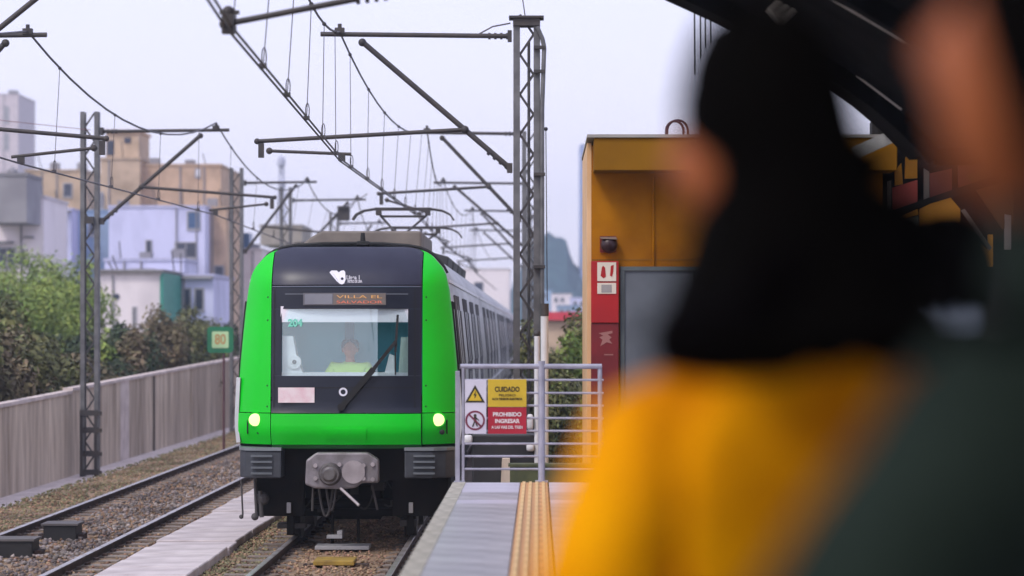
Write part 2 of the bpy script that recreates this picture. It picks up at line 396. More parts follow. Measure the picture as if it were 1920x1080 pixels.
# railing at the platform's end
ry = 5000/171
rt = thing('platform_railing', 'grey steel railing with nine thin rails across the end of the platform', 'railing', (0, ry, PZ))
z1 = CAMZ + (622-687)/171
obj('top_rail', MB().tube((-.87, ry, z1), (.68, ry, z1), .028, n=12), M_rail, rt, smooth=True)
for yp in (712.5, 737, 760.5, 784, 808, 832, 855.5, 879.5):
    z = CAMZ + (622-yp)/171
    obj('rail', MB().tube((-.84, ry, z), (.70, ry, z), .0125, n=8), M_rail, rt, smooth=True)
obj('post', MB().box(-.925,-.875, ry-.025, ry+.025, PZ, z1-.05), M_rail, rt, bevel=.006)
obj('post', MB().box(-.855,-.825, ry-.02, ry+.02, PZ, z1), M_rail, rt, bevel=.006)
obj('post', MB().tube((.02, ry, PZ), (.02, ry, z1+.06), .038, n=14), M_rail, rt, smooth=True)
obj('post', MB().tube((.66, ry+.01, PZ), (.66, ry+.01, z1), .025, n=12), M_rail, rt, smooth=True)
obj('foot_plate', MB().box(-.05,.09, ry-.07, ry+.06, PZ+.002, PZ+.018).box(-.94,-.82, ry-.05, ry+.05, PZ+.002, PZ+.014), M_rail, rt)

# warning signs hung on the railing
def sgn(name, label, x0, y0, x1, y1, m, yo=0):
    a = at(x0, y1, 171); c = at(x1, y0, 171); yy = ry-.055+yo
    t = thing(name, label, 'sign', (a.x, yy, a.z), group='warning signs on the platform railing')
    obj('plate', MB().box(a.x, c.x, yy, yy+.008, a.z, c.z), m, t)
    obj('hook', MB().tube((a.x+.05, yy+.02, c.z-.02),(a.x+.05, ry, c.z-.02),.006).tube((c.x-.05, yy+.02, c.z-.02),(c.x-.05, ry, c.z-.02),.006), M_rail, t)
    return t, yy
tw, yy = sgn('pictogram_sign', 'white board with a yellow warning triangle above a red no entry circle', 872, 712, 912, 813, mat('sign_white', (.72,.70,.82), (.62,.6,.72), rough=.5))
def tri(cx, cy, w, h, k=171): 
    c = at(cx, cy, k); return [(c.x-w/2/k, c.z-h/2/k), (c.x+w/2/k, c.z-h/2/k), (c.x, c.z+h/2/k)]
obj('triangle_border', MB().prism(tri(891,738,37,33), yy-.004, yy-.001), M_txtb, tw)
obj('triangle', MB().prism(tri(891,740,25,22), yy-.007, yy-.0045), M_yel, tw)
c = at(891, 740, 171)
obj('bolt_symbol', MB().prism([(c.x-.006,c.z-.045),(c.x+.018,c.z+.004),(c.x+.003,c.z+.004),(c.x+.012,c.z+.05),(c.x-.018,c.z-.006),(c.x-.003,c.z-.006)], yy-.010, yy-.0075), M_txtb, tw)
c = at(891, 788, 171); ring = MB(); n = 32
M_pro = mat('prohibition_red', (.20,.02,.06), rough=.5)
for i in range(n):
    a0, a1 = 2*math.pi*i/n, 2*math.pi*(i+1)/n
    vs = [(c.x+math.cos(a)*r, y_, c.z+math.sin(a)*r) for y_ in (yy-.004, yy-.001) for a, r in ((a0,.088),(a1,.088),(a1,.108),(a0,.108))]
    ring.add(vs, [(0,1,2,3),(7,6,5,4),(0,4,5,1),(2,6,7,3)])
obj('prohibition_ring', ring, M_pro, tw)
obj('prohibition_bar', MB().bar((c.x-.066, yy-.008, c.z+.066),(c.x+.066, yy-.008, c.z-.066),.018,.003), M_pro, tw)
fig = MB().disc_y((c.x, yy-.006, c.z+.055), .016, yy-.002, 12)
fig.bar((c.x, yy-.004, c.z+.04),(c.x, yy-.004, c.z-.01),.03,.003); fig.bar((c.x-.004, yy-.004, c.z-.01),(c.x-.028, yy-.004, c.z-.07),.014,.003)
fig.bar((c.x+.004, yy-.004, c.z-.01),(c.x+.024, yy-.004, c.z-.065),.014,.003); fig.bar((c.x+.01, yy-.004, c.z+.03),(c.x+.042, yy-.004, c.z),.011,.003)
obj('walking_figure', fig, M_txtb, tw)
ty, yy = sgn('yellow_sign', 'yellow warning board with dark lettering on the platform railing', 915, 711, 987, 762.5, M_yel)
c = at(951,730,171); text('lettering', 'CUIDADO', .075, (c.x, yy-.003, c.z), M_txtb, ty, width=.27, bold=.002)
c = at(951,741,171); text('lettering', 'PELIGRO', .035, (c.x, yy-.003, c.z), M_txtb, ty, width=.18)
c = at(951,748,171); text('lettering', 'ALTA TENSION ELECTRICA', .032, (c.x, yy-.003, c.z), M_txtb, ty, width=.33, bold=.001)
tr2, yy = sgn('red_sign', 'red prohibition board with white lettering below the yellow one', 915, 763.5, 987, 813, M_sred, yo=.001)
c = at(951,777,171); text('lettering', 'PROHIBIDO', .06, (c.x, yy-.003, c.z), M_txtw, tr2, width=.31, bold=.002)
c = at(951,789.5,171); text('lettering', 'INGRESAR', .06, (c.x, yy-.003, c.z), M_txtw, tr2, width=.27, bold=.002)
c = at(951,801,171); text('lettering', 'A LAS VIAS DEL TREN', .045, (c.x, yy-.003, c.z), M_txtw, tr2, width=.34, bold=.001)

# ------------------------------------------------------------------ the orange booth
kb = 153; by = 5000/kb
bx0 = .60; bx1 = at(1655,0,kb).x; bzt = at(0,265,kb).z
bt = thing('technical_booth', 'orange walled station booth with an overhanging fascia and a grey door', 'booth', (bx0, by, -.36))
obj('wall', MB().box(bx0+.035, bx1, by+.0, by+3.4, -.36, bzt-.05), M_orange, bt)
obj('corner_strip', MB().box(bx0-.02, bx0+.033, by+.02, by+3.6, -.2, bzt-.02), M_cream, bt)
f0 = at(1112,265,kb)
obj('fascia', MB().box(f0.x, bx1+.1, by-.6, by-.003, at(0,322,kb).z-.02, bzt), mat('fascia_orange_shaded', (.27,.125,.008), (.21,.095,.006), scale=1.2, rough=.8, spec=.1), bt, bevel=.01)  # wall orange darkened in the colour to stand for shade on the fascia
obj('roof_cap', MB().box(bx0-.03, bx1+.12, by-.63, by+3.7, bzt+.003, bzt+.04), mat('roof_cap', (.35,.33,.30), rough=.8), bt)
# recessed doorway: frame, leaf
d0 = at(1163,500,kb); dx1 = at(1440,0,kb).x
dz0 = 1.1
obj('door_frame', MB().box(d0.x, dx1, by-.06, by-.003, d0.z-.05, d0.z).box(d0.x, d0.x+.05, by-.06, by-.003, dz0, d0.z-.052).box(dx1-.05, dx1, by-.06, by-.003, dz0, d0.z-.052), M_door, bt)
dl = obj('door', MB().box(d0.x+.053, dx1-.053, by-.035, by-.004, dz0, d0.z-.055), M_doorp, bt)
obj('centre_seam', MB().box((d0.x+dx1)/2-.008,(d0.x+dx1)/2+.008, by-.038, by-.0355, dz0, d0.z-.055), M_gask, dl)
obj('kick_plate', MB().box(d0.x+.06, dx1-.06, by-.042, by-.0385, dz0, 1.35), M_rail, dl)
obj('handle', MB().tube((dx1-.15, by-.09, 2.1),(dx1-.15, by-.09, 2.3), .012).tube((dx1-.15,by-.09,2.1),(dx1-.15,by-.03,2.1),.01).tube((dx1-.15,by-.09,2.3),(dx1-.15,by-.03,2.3),.01), M_mastd, dl)
obj('wall_joint', MB().box(bx0+.04, bx1, by-.006, by-.0035, at(0,488,kb).z, at(0,486,kb).z), mat('joint_brown', (.24,.10,.005), rough=.9), bt)
obj('conduit', MB().tube((at(1225,0,kb).x, by-.03, d0.z+.01),(at(1225,0,kb).x, by-.03, at(0,330,kb).z), .014), M_orange, bt, smooth=True)
# red fire column
r0 = at(1108,490,kb); r1 = at(1161,490,kb)
fc = thing('fire_cabinet', 'tall red fire cabinet on the orange booth beside the door', 'fire cabinet', (r0.x, by-.1, 1.1))
zr = at(0,606,kb).z
obj('cabinet_door', MB().box(r0.x, r1.x-.01, by-.14, by-.004, zr+.004, r0.z), M_red, fc, bevel=.006)
obj('cabinet_body', MB().box(r0.x, r1.x-.01, by-.12, by-.004, 1.1, zr), M_redd, fc, bevel=.006)
c = at(1134,640,kb)
obj('hydrant_emblem', MB().prism([(c.x-.08,c.z+.10),(c.x+.09,c.z+.13),(c.x+.09,c.z+.10),(c.x+.03,c.z+.085),(c.x+.08,c.z+.05),(c.x+.05,c.z+.02),(c.x+.09,c.z-.03),(c.x+.02,c.z-.01),(c.x-.06,c.z-.06),(c.x-.03,c.z+.02),(c.x-.07,c.z+.05),(c.x-.02,c.z+.07)], by-.126, by-.123).box(c.x-.01,c.x+.1,by-.126,by-.123,c.z-.17,c.z-.155), mat('faded_print', (.38,.16,.14), rough=.7), fc)
c = at(1137,510,kb)
lb = thing('extinguisher_label', 'white label with two red fire symbols above the red cabinet', 'sign', (c.x, by-.15, c.z), group='labels on the booth')
obj('plate', MB().box(c.x-.115, c.x+.115, by-.152, by-.143, c.z-.115, c.z+.115), mat('label_white', (.75,.66,.55), (.65,.58,.48), rough=.6), lb)
obj('fire_symbol', MB().prism([(c.x-.075,c.z-.05),(c.x-.06,c.z+.05),(c.x-.045,c.z+.075),(c.x-.02,c.z+.05),(c.x-.01,c.z-.06),(c.x-.04,c.z-.08)], by-.156, by-.153), M_red, lb)
obj('fire_symbol', MB().prism([(c.x+.04,c.z-.05),(c.x+.05,c.z+.07),(c.x+.085,c.z+.085),(c.x+.08,c.z+.0),(c.x+.065,c.z-.06)], by-.156, by-.153), M_red, lb)
c = at(1137,541,kb)
lb = thing('instruction_label', 'small grey and white label just below the fire symbols', 'sign', (c.x, by-.15, c.z), group='labels on the booth')
obj('plate', MB().box(c.x-.115, c.x+.115, by-.152, by-.143, c.z-.066, c.z+.066), MATS['label_white'], lb)
obj('grey_print', MB().box(c.x-.065, c.x+.06, by-.156, by-.153, c.z-.05, c.z+.045), mat('grey_print', (.36,.33,.32), rough=.6), lb)
# alarm bell with hood
c = at(1140,458,kb)
al = thing('alarm_bell', 'dark round alarm bell on the orange wall above the label', 'alarm', (c.x, by-.05, c.z))
obj('back_plate', MB().box(c.x-.10,c.x+.10,by-.03,by-.003,c.z-.10,c.z+.10), M_redd, al)
obj('dome', MB().ball((c.x+.01, by-.09, c.z-.01), .105, .085, .105), mat('bell_maroon', (.03,.006,.008), rough=.3), al, smooth=True)
obj('hood', MB().prism([(c.x-.10,c.z+.085),(c.x+.09,c.z+.085),(c.x+.11,c.z+.055),(c.x-.09,c.z+.06)], by-.17, by-.05), mat('bell_hood', (.25,.17,.13), rough=.5), al)
# conduit hoops on the roof
hoops = thing('cable_loops', 'two dark cable hoops standing up from the booth roof', 'cable', (at(1263,262,kb).x, by-.4, bzt+.04))
for (cx, rr_, dy) in ((1262, .105, 0), (1268, .125, .1)):
    c = at(cx, 246, kb); pts = [(c.x+math.cos(a)*rr_, by-.4+dy, c.z-.02+math.sin(a)*rr_*1.05) for a in [math.pi*i/14 for i in range(15)]]
    pts = [(pts[0][0], pts[0][1], bzt+.04)] + pts + [(pts[-1][0], pts[-1][1], bzt+.04)]
    obj('hoop', MB().path(pts, .016), mat('cable_maroon', (.05,.015,.03), rough=.6), hoops, smooth=True)
# olive parapet just beyond the platform end
p0 = at(1030,872,160)
tag(obj('low_parapet', MB().box(-.35, .62, p0.y, p0.y+.3, -.36, p0.z-.02).box(-.37,.64,p0.y-.03,p0.y+.33,p0.z-.017,p0.z+.01), mat('olive_paint', (.10,.11,.05), (.06,.07,.035), scale=5, rough=.9)), 'low olive parapet behind the railing at the platform end', 'wall')
# pale posts and pipes between railing and mast
for (x, yt, k, w, lab) in ((1021, 575, 146, .05, 'white painted post just right of the lattice mast'), (1007, 626, 150, .035, 'thin white pipe beside the white post')):
    p = at(x, yt, k)
    t = thing('white_post', lab, 'post', (p.x, p.y, -.36), group='white posts by the mast')
    obj('shaft', MB().tube((p.x,p.y,-.36),(p.x,p.y,p.z-.12 if w>.04 else p.z), w, n=12), M_white, t, smooth=True)
    obj('cap', MB().tube((p.x,p.y,p.z-.12),(p.x,p.y,p.z+.04), w*1.1, n=12) if w > .04 else MB().ball((p.x,p.y,p.z), w*1.3), M_mastd, t, smooth=True)
p = at(925, 815, 150)
cb = thing('trackside_cabinet', 'black equipment cabinet with white fittings behind the railing signs', 'cabinet', (p.x, p.y, -.36))
obj('case', MB().box(at(885,0,150).x, at(1004,0,150).x, p.y, p.y+.5, -.36, p.z), M_black, cb, bevel=.02)
for (x0,y0,x1,y1) in ((988,776,1000,806),(870,815,886,832),(987,830,1002,846)):
    a = at(x0,y1,150); c = at(x1,y0,150); obj('fitting', MB().ball(((a.x+c.x)/2, p.y-.05, (a.z+c.z)/2), (c.x-a.x)/2, .05, (c.z-a.z)/2, fn=lambda v: Vector((math.copysign(abs(v.x)**.5, v.x), v.y, math.copysign(abs(v.z)**.5, v.z)))), M_white, cb, smooth=True)
obj('foundation', MB().prism([(at(930,0,150).x, -.36),(at(962,0,150).x, -.36),(at(956,0,150).x, at(0,858,150).z),(at(942,0,150).x, at(0,858,150).z)], p.y-.3, p.y-.05), M_conc, cb)
# ------------------------------------------------------------------ the metro train
Y0 = 34.5; XC = -2.51; KT = 145.0
def TX(px): return (px-1012)/KT
def TZ(py): return CAMZ + (622-py)/KT
HW = [(1.18,1.41),(1.28,1.43),(1.45,1.455),(1.66,1.455),(2.0,1.44),(2.3,1.425),(2.63,1.395),(3.0,1.36),(3.3,1.325),(3.5,1.28),(3.6,1.23),(3.68,1.16),(3.75,1.10),(3.80,1.02),(3.84,.92),(3.87,.76)]
def hw(z):
    if z <= HW[0][0]: return HW[0][1]
    for (a,b_),(c_,d_) in zip(HW[:-1],HW[1:]):
        if z <= c_: return b_ + (d_-b_)*(z-a)/(c_-a)
    return HW[-1][1]
def yf(x, z):
    u = min(1.0, abs(x)/hw(min(z,3.3))) if z < 3.3 else min(1, abs(x)/1.325)
    return Y0 + .42*u**5 + .07*u*u + .48*(max(0, z-3.25)/.62)**2.2 + .05*(z-1.3) - (.03 if z < 1.7 else 0) + .55*max(0, 1.46-z)
train = thing('metro_train', 'green fronted electric metro train with lit headlights approaching the platform', 'train', (XC, Y0, 0))
def patch(name, m, zs, xl, xr, off=0.0, nx=10, parent=train, solid=.02, smooth=True, label=None):
    rows = []
    for z in zs:
        a = xl(z) if callable(xl) else xl; c_ = xr(z) if callable(xr) else xr
        rows.append([(XC + a + (c_-a)*i/nx, yf(a+(c_-a)*i/nx, z) - off, z) for i in range(nx+1)])
    mb = MB().sheet(rows); n = len(mb.v); mb.v += [(x, y+solid, z) for x,y,z in mb.v]
    nc = nx+1; nr = len(rows); mb.f += [tuple(i+n for i in reversed(f)) for f in mb.f[:]]; mb.mi *= 2
    bd = [i for i in range(nc)] + [j*nc+nc-1 for j in range(1,nr)] + [(nr-1)*nc+i for i in range(nc-2,-1,-1)] + [j*nc for j in range(nr-2,0,-1)]
    for i in range(len(bd)):
        a, c_ = bd[i], bd[(i+1)%len(bd)]; mb.f.append((a, a+n, c_+n, c_)); mb.mi.append(0)
    return obj(name, mb, m, parent, smooth=smooth, label=label)
def zr_(a, c_, n): return [a+(c_-a)*i/n for i in range(n+1)]
ztop = [3.0,3.3,3.5,3.6,3.68,3.75,3.80,3.84,3.87]
# green corner pillars
for s in (-1, 1):
    a = .985
    f_in = (lambda z, s=s: s*min(a, hw(z)-.002)); f_out = (lambda z, s=s: s*hw(z))
    zs = zr_(1.70, 3.0, 10) + [z for z in zr_(3.05, 3.87, 22)]
    patch('green_pillar', M_green, zs, f_in if s > 0 else f_out, f_out if s > 0 else f_in, nx=12)
    patch('green_lower_corner', M_green, zr_(1.285, 1.69, 5), (s*a if s > 0 else f_out), (f_out if s > 0 else s*a), off=.0, nx=12)
    # headlight cluster
    hx = s*1.19; hz = TZ(788); hy = yf(hx, hz)
    hl = obj('headlight', MB().disc_y((XC+hx, hy-.02, hz), .10, hy+.05, 24), M_green, train, smooth=True)
    obj('lens', MB().ball((XC+hx, hy-.022, hz), .082, .03, .082, 20, 10), emis('headlight_lit', (.93,1.0,.40), 1.15, (.25,.25,.15)), hl, smooth=True)
    obj('marker_lamp', MB().ball((XC+hx+.06*s*0+.05, hy-.0, hz-.16), .035, .025, .035), M_gask, hl, smooth=True)
# lower green panel, bulging gently
patch('green_lower_panel', M_green, zr_(1.285, TZ(776), 6), -.972, .972, off=.03, nx=16)
patch('coupler_flap', M_green, zr_(1.36, 1.50, 3), -.27, .27, off=.042, nx=8, solid=.012)
patch('bottom_lip', mat('train_green_dark', (.0,.10,.012), rough=.4), zr_(1.235, 1.28, 1), -.972, .972, off=.02, nx=16)
# black upper fairing
patch('roof_fairing', mat('fairing_dark', (.026,.028,.052), (.02,.021,.042), rough=.36, spec=.35), [3.36,3.42,3.5,3.57,3.64,3.70,3.76,3.80,3.84,3.868], lambda z: -min(.972, hw(z)), lambda z: min(.972, hw(z)), off=.004, nx=20)
patch('fairing_lip', mat('lip_grey', (.16,.17,.24), rough=.3, coat=.4), [3.335,3.345], -.972, .972, off=.015, nx=20)
# windscreen surround: four pieces round the glass
gx0, gx1 = TX(526)-XC, TX(764)-XC; gz0, gz1 = TZ(705), TZ(579)
gz_b = TZ(775)
patch('mask_top', M_mask, zr_(gz1, 3.33, 8), -.972, .972, nx=16)
patch('mask_bottom', M_mask, zr_(gz_b+.004, gz0, 6), -.972, .972, nx=16)
patch('mask_side', M_mask, zr_(gz0+.001, gz1-.001, 6), -.972, gx0, nx=4)
patch('mask_side', M_mask, zr_(gz0+.001, gz1-.001, 6), gx1, .972, nx=4)
# faint seams of the front door
M_seam = mat('seam_dark', (.004,.005,.008), rough=.6)
for sx in (gx0-.10, gx1+.09):
    patch('door_seam', M_seam, zr_(gz_b+.03, 3.30, 10), sx-.008, sx+.008, off=.004, nx=1, solid=.003)
patch('door_seam', M_seam, [gz0-.16, gz0-.145], gx0-.09, gx1+.08, off=.004, nx=10, solid=.003)
patch('door_seam', mat('seam_light', (.18,.2,.24), rough=.5), [3.235, 3.245], -.80, .80, off=.005, nx=10, solid=.003)
glass = glassmat('windscreen_glass', (.95,1,1), .12)
patch('windscreen', glass, zr_(gz0, gz1, 6), gx0, gx1, off=-.012, nx=12, solid=.006)
# destination display behind the mask
dy = yf(0, TZ(560))-.006
dp = obj('destination_display', MB().box(TX(567), TX(723), dy-.006, dy+.004, TZ(572), TZ(549)), mat('display_dark', (.16,.16,.18), (.12,.12,.14), rough=.4), train)
obj('display_panel', MB().box(TX(624), TX(722), dy-.010, dy-.0065, TZ(571), TZ(550)), mat('display_glass', (.20,.17,.15), rough=.3), dp)
obj('display_blank', MB().box(TX(570), TX(622), dy-.010, dy-.0065, TZ(570), TZ(551)), mat('display_blank', (.26,.27,.31), (.20,.21,.25), rough=.3), dp)
text('lettering', 'VILLA EL', .055, ((TX(626)+TX(720))/2, dy-.013, TZ(556.5)), emis('led_orange', (1,.55,.18), .3, (.5,.25,.1)), dp, width=TX(716)-TX(630))
text('lettering', 'SALVADOR', .05, ((TX(626)+TX(720))/2, dy-.013, TZ(566.5)), emis('led_red', (1,.22,.12), .35, (.5,.15,.1)), dp, width=TX(716)-TX(630))
for s in (-1, 1):   # screws along the mask and a grab handle on each corner
    for z_ in (1.78, 2.05, 2.9, 3.2):
        obj('screw', MB().disc_y((XC+s*1.03, yf(1.03, z_)-.004, z_), .012, yf(1.03, z_)+.01, 8), M_seam, train)
    obj('grab_handle', MB().path([(XC+s*1.30, yf(1.30, 1.40)-.0, 1.42), (XC+s*1.30, yf(1.30,1.40)-.05, 1.44), (XC+s*1.30, yf(1.30,1.40)-.05, 1.58), (XC+s*1.30, yf(1.30,1.58), 1.60)], .010), M_gask, train)
# operator's emblem and name
def ft(px, py, off=.006): return (TX(px), yf(TX(px)-XC, TZ(py))-off, TZ(py))
M_logo = mat('logo_white', (.82,.82,.92), rough=.5)
lg = MB(); pts = [(615.5,510),(619,506.5),(629,506.5),(633,510),(637,507),(642,506),(645,509),(646.5,524),(644,531),(640,533),(636,532),(630,527),(623,519)]
n = len(pts); lg.add([ft(x,y,.012) for x,y in pts] + [ft(x,y,.004) for x,y in pts], [tuple(range(n)), tuple(range(2*n-1,n-1,-1))]+[(i,n+i,n+(i+1)%n,(i+1)%n) for i in range(n)])
obj('emblem', lg, M_logo, train)
q_ = ft(640, 522, .014); obj('emblem_dot', MB().disc_y(q_, .018, q_[1]+.002, 12), M_mask, train)
q_ = ft(661, 520, .012); text('lettering', 'Línea 1', .075, q_, M_logo, train, width=.17, bold=.002)
q_ = ft(664, 527.5, .012); text('lettering', 'METRO DE LIMA', .05, q_, M_logo, train, width=.19, bold=.002)
# number plate, ring emblem, wiper
q_ = ft(555, 741, .028); M_np = mat('plate_pale', (.78,.55,.60), (.86,.76,.78), scale=6, rough=.5)
npz = obj('number_plate', MB().box(q_[0]-.235, q_[0]+.235, q_[1]-.004, q_[1]+.006, q_[2]-.098, q_[2]+.098), M_np, train)
q_ = ft(643, 735, .010); rg = MB(); n = 24
for i in range(n):
    a0, a1 = 2*math.pi*i/n, 2*math.pi*(i+1)/n
    vs = [(q_[0]+math.cos(a)*r, y_, q_[2]+math.sin(a)*r) for y_ in (q_[1]-.008, q_[1]) for a, r in ((a0,.032),(a1,.032),(a1,.056),(a0,.056))]
    rg.add(vs, [(0,1,2,3),(7,6,5,4),(0,4,5,1),(2,6,7,3)])
obj('ring_emblem', rg, M_logo, train)
wp = MB(); A_ = ft(640,763,.05); B_ = ft(742,640,.06)
M_wip = mat('wiper_black', (.006,.006,.007), rough=.6)
wo = obj('wiper', MB().bar(A_, ft(700,692,.055), .075, .03).bar(ft(700,692,.055), B_, .045, .025), M_wip, train)
obj('wiper_blade', MB().bar(ft(745,590,.035), ft(741,660,.045), .030, .02).bar(ft(741,660,.045), ft(741,703,.035), .018, .02), M_wip, wo)
obj('wiper_pivot', MB().tube((A_[0],A_[1]-.02,A_[2]),(A_[0],A_[1]+.08,A_[2]),.05,n=14), M_wip, wo, smooth=True)
# sticker in the windscreen corner
q_ = ft(552, 606, .0); text('window_lettering', '204', .13, (q_[0], q_[1]-.01, q_[2]), mat('cyan_sticker', (.25,.80,.62), rough=.6), train, width=.19, bold=.006)
# cab interior
M_cabw = mat('cab_white', (.80,.82,.86), rough=.5); M_teal = mat('cab_teal', (.13,.55,.68), (.10,.46,.58), scale=1.2, rough=.6)
cab = MB(); cy = Y0+.95
cab.box(XC-1.04, XC+1.04, cy, cy+.05, 1.9, 3.35)
obj('cab_rear_wall', cab, M_teal, train)
obj('cab_blind', MB().box(TX(524), TX(766), Y0+.15, Y0+.17, TZ(604), TZ(574)), mat('blind_lilac', (.92,.88,.95), (.9,.86,.94), rough=.7), train)
obj('cab_floor', MB().box(XC-1.04,XC+1.04,Y0+.2,cy,1.85,1.9), M_gask, train)
obj('cab_side_wall', MB().box(XC-1.04,XC-1.0,Y0+.3,cy,1.9,3.35).box(XC+1.0,XC+1.04,Y0+.3,cy,1.9,3.35), M_cabw, train)
obj('cab_desk', MB().box(XC-.95, XC+.95, Y0+.20, Y0+.60, 1.9, TZ(699)), M_cabw, train)
obj('cab_console', MB().prism([(TX(526),TZ(705)),(TX(566),TZ(705)),(TX(552),TZ(665)),(TX(546),TZ(630)),(TX(526),TZ(630))], Y0+.22, Y0+.5), M_cabw, train)
obj('cab_console', MB().prism([(TX(718),TZ(705)),(TX(738),TZ(705)),(TX(737),TZ(668)),(TX(728),TZ(664))], Y0+.22, Y0+.5), M_cabw, train)
obj('cab_console', MB().prism([(TX(745),TZ(705)),(TX(764),TZ(705)),(TX(764),TZ(632)),(TX(750),TZ(632))], Y0+.22, Y0+.5), mat('console_pale_green', (.48,.60,.55), rough=.5), train)
obj('cab_gauge', MB().disc_y((TX(549), Y0+.20, TZ(679)), .09, Y0+.235, 18), M_cabw, train); obj('cab_gauge_dial', MB().disc_y((TX(549), Y0+.192, TZ(679)), .028, Y0+.202, 12), M_gask, train)
obj('cab_door_post', MB().box(TX(637), TX(646), cy-.04, cy-.004, 1.9, 3.2).box(TX(646), TX(654), cy-.03, cy-.004, 1.9, 3.0), mat('cab_blue', (.03,.12,.20), rough=.5), train)

# body shell behind the nose: one stainless car after another
ringL = [(-hw(z), z) for z in [1.18,1.28,1.45,1.66,2.0,2.3,2.63,3.0,3.3,3.5,3.6,3.68,3.75,3.80,3.84,3.87]]
ring_ = ringL + [(-.4,3.895),(0,3.90),(.4,3.895)] + [(-x, z) for x, z in reversed(ringL)]
CARL = 17.6
M_win = mat('side_window_glass', (.20,.21,.225), (.14,.15,.16), rough=.3)
M_sline = mat('steel_bright_edge', (.72,.72,.78), rough=.3, metal=.3)
M_sdk = mat('door_seal_grey', (.18,.18,.19), rough=.6)  # plain grey of the door seals themselves
def car(i):
    ya = Y0 + .50 if i == 0 else Y0 + i*(CARL+.5)
    yb = Y0 + i*(CARL+.5) + CARL
    m = MB(); seg = [ya] + [y_ for y_ in (ya+.15, yb-.15)] + [yb]
    n = len(ring_)
    if i == 0:   # front ring follows the nose
        first = [(XC+x, yf(x, z) + .018, z) for x, z in ring_]
    else: first = [(XC+x*.97, ya, z) for x, z in ring_]
    rs = [first] + [[(XC+x*(1 if j < 3 else .97), y_, z) for x, z in ring_] for j, y_ in enumerate(seg) if j > 0]
    m.sheet(rs)
    m.add(rs[-1], [tuple(range(n))])
    if i: m.add(rs[0], [tuple(range(n))])
    m.add([rs[0][0], rs[0][-1], rs[-1][-1], rs[-1][0]], [(0,1,2,3)])
    c_ = obj('car_body', m, M_steel, train, smooth=True)
    # horizontal ribs, doors, windows on both flanks
    for s in (-1, 1):
        for dpos in (2.6, 6.6, 10.6, 14.6):
            yd = Y0 + i*(CARL+.5) + dpos
            xw = XC + s*(hw(2.3)+.012)
            def sl(z): return XC + s*(hw(z)+.010)
            dm = MB()
            for (za, zb) in ((1.3,2.1),(2.1,2.95),(2.95,3.25)):
                dm.add([(sl(za),yd-.72,za),(sl(za),yd+.72,za),(sl(zb),yd+.72,zb),(sl(zb),yd-.72,zb),
                        (sl(za)-s*.03,yd-.72,za),(sl(za)-s*.03,yd+.72,za),(sl(zb)-s*.03,yd+.72,zb),(sl(zb)-s*.03,yd-.72,zb)],
                       [(0,1,2,3),(7,6,5,4),(0,4,5,1),(1,5,6,2),(2,6,7,3),(3,7,4,0)])
            obj('door', dm, mat('door_steel', (.56,.56,.58), (.46,.46,.48), rough=.45, metal=.2), c_)
            for yy_ in (yd-.74, yd, yd+.74):
                fr = MB().bar((sl(1.3)+s*.006, yy_, 1.3), (sl(2.3)+s*.006, yy_, 2.3), .03, .02, up=(0,1,0)); fr.bar((sl(2.3)+s*.006, yy_, 2.3), (sl(3.25)+s*.006, yy_, 3.25), .03, .02, up=(0,1,0))
                obj('door_seal', fr, M_sdk, c_)
            for q in (-.36, .36):
                wm = MB(); sx = s*.012
                wm.add([(sl(2.3)+sx,yd+q-.22,2.3),(sl(2.3)+sx,yd+q+.22,2.3),(sl(3.05)+sx,yd+q+.22,3.05),(sl(3.05)+sx,yd+q-.22,3.05),(sl(2.3),yd+q-.22,2.3),(sl(2.3),yd+q+.22,2.3),(sl(3.05),yd+q+.22,3.05),(sl(3.05),yd+q-.22,3.05)],
                       [(0,1,2,3),(7,6,5,4),(0,4,5,1),(1,5,6,2),(2,6,7,3),(3,7,4,0)])
                obj('door_window', wm, M_win, c_)
            if dpos < 14:
                yw = yd + 2.0; wm = MB(); sx = s*.014
                wm.add([(sl(2.3)+sx,yw-.62,2.3),(sl(2.3)+sx,yw+.62,2.3),(sl(3.05)+sx,yw+.62,3.05),(sl(3.05)+sx,yw-.62,3.05),(sl(2.3),yw-.62,2.3),(sl(2.3),yw+.62,2.3),(sl(3.05),yw+.62,3.05),(sl(3.05),yw-.62,3.05)],
                       [(0,1,2,3),(7,6,5,4),(0,4,5,1),(1,5,6,2),(2,6,7,3),(3,7,4,0)])
                obj('side_window', wm, M_win, c_)
        gut = MB()
        gut.box(XC+s*(hw(3.42)+.012)-.012, XC+s*(hw(3.42)+.012)+.012, ya+.2, yb-.1, 3.40, 3.44)
        gut.box(XC+s*(hw(1.7)+.008)-.012, XC+s*(hw(1.7)+.008)+.012, ya+.2, yb-.1, 1.68, 1.72)
        obj('gutter', gut, M_sline, c_)
        if i == 0:
            # cab side door with dark seal and slit window near the nose
            def sl2(z, o=.012): return XC + s*(hw(z)+o)
            for (yy_) in (ya+.12, ya+.82):
                cm = MB().bar((sl2(1.35), yy_, 1.35), (sl2(2.3), yy_, 2.3), .03, .02); cm.bar((sl2(2.3), yy_, 2.3), (sl2(3.15), yy_, 3.15), .03, .02)
                obj('cab_door_seal', cm, M_gask, c_)
            wm = MB().add([(sl2(2.25),ya+.22,2.25),(sl2(2.25),ya+.72,2.25),(sl2(3.05),ya+.72,3.05),(sl2(3.05),ya+.22,3.05)], [(0,1,2,3)])
            obj('cab_side_window', wm, M_win, c_)
            # bright steel edge where the shell meets the green nose
            em = MB(); zz = [1.30,1.5,1.66,1.85,2.0,2.15]
            for za, zb in zip(zz[:-1], zz[1:]): em.bar((XC+s*(hw(za)+.008), Y0+.50, za), (XC+s*(hw(zb)+.008), Y0+.50, zb), .05, .09, up=(0,1,0))
            obj('steel_edge', em, M_sline, c_)
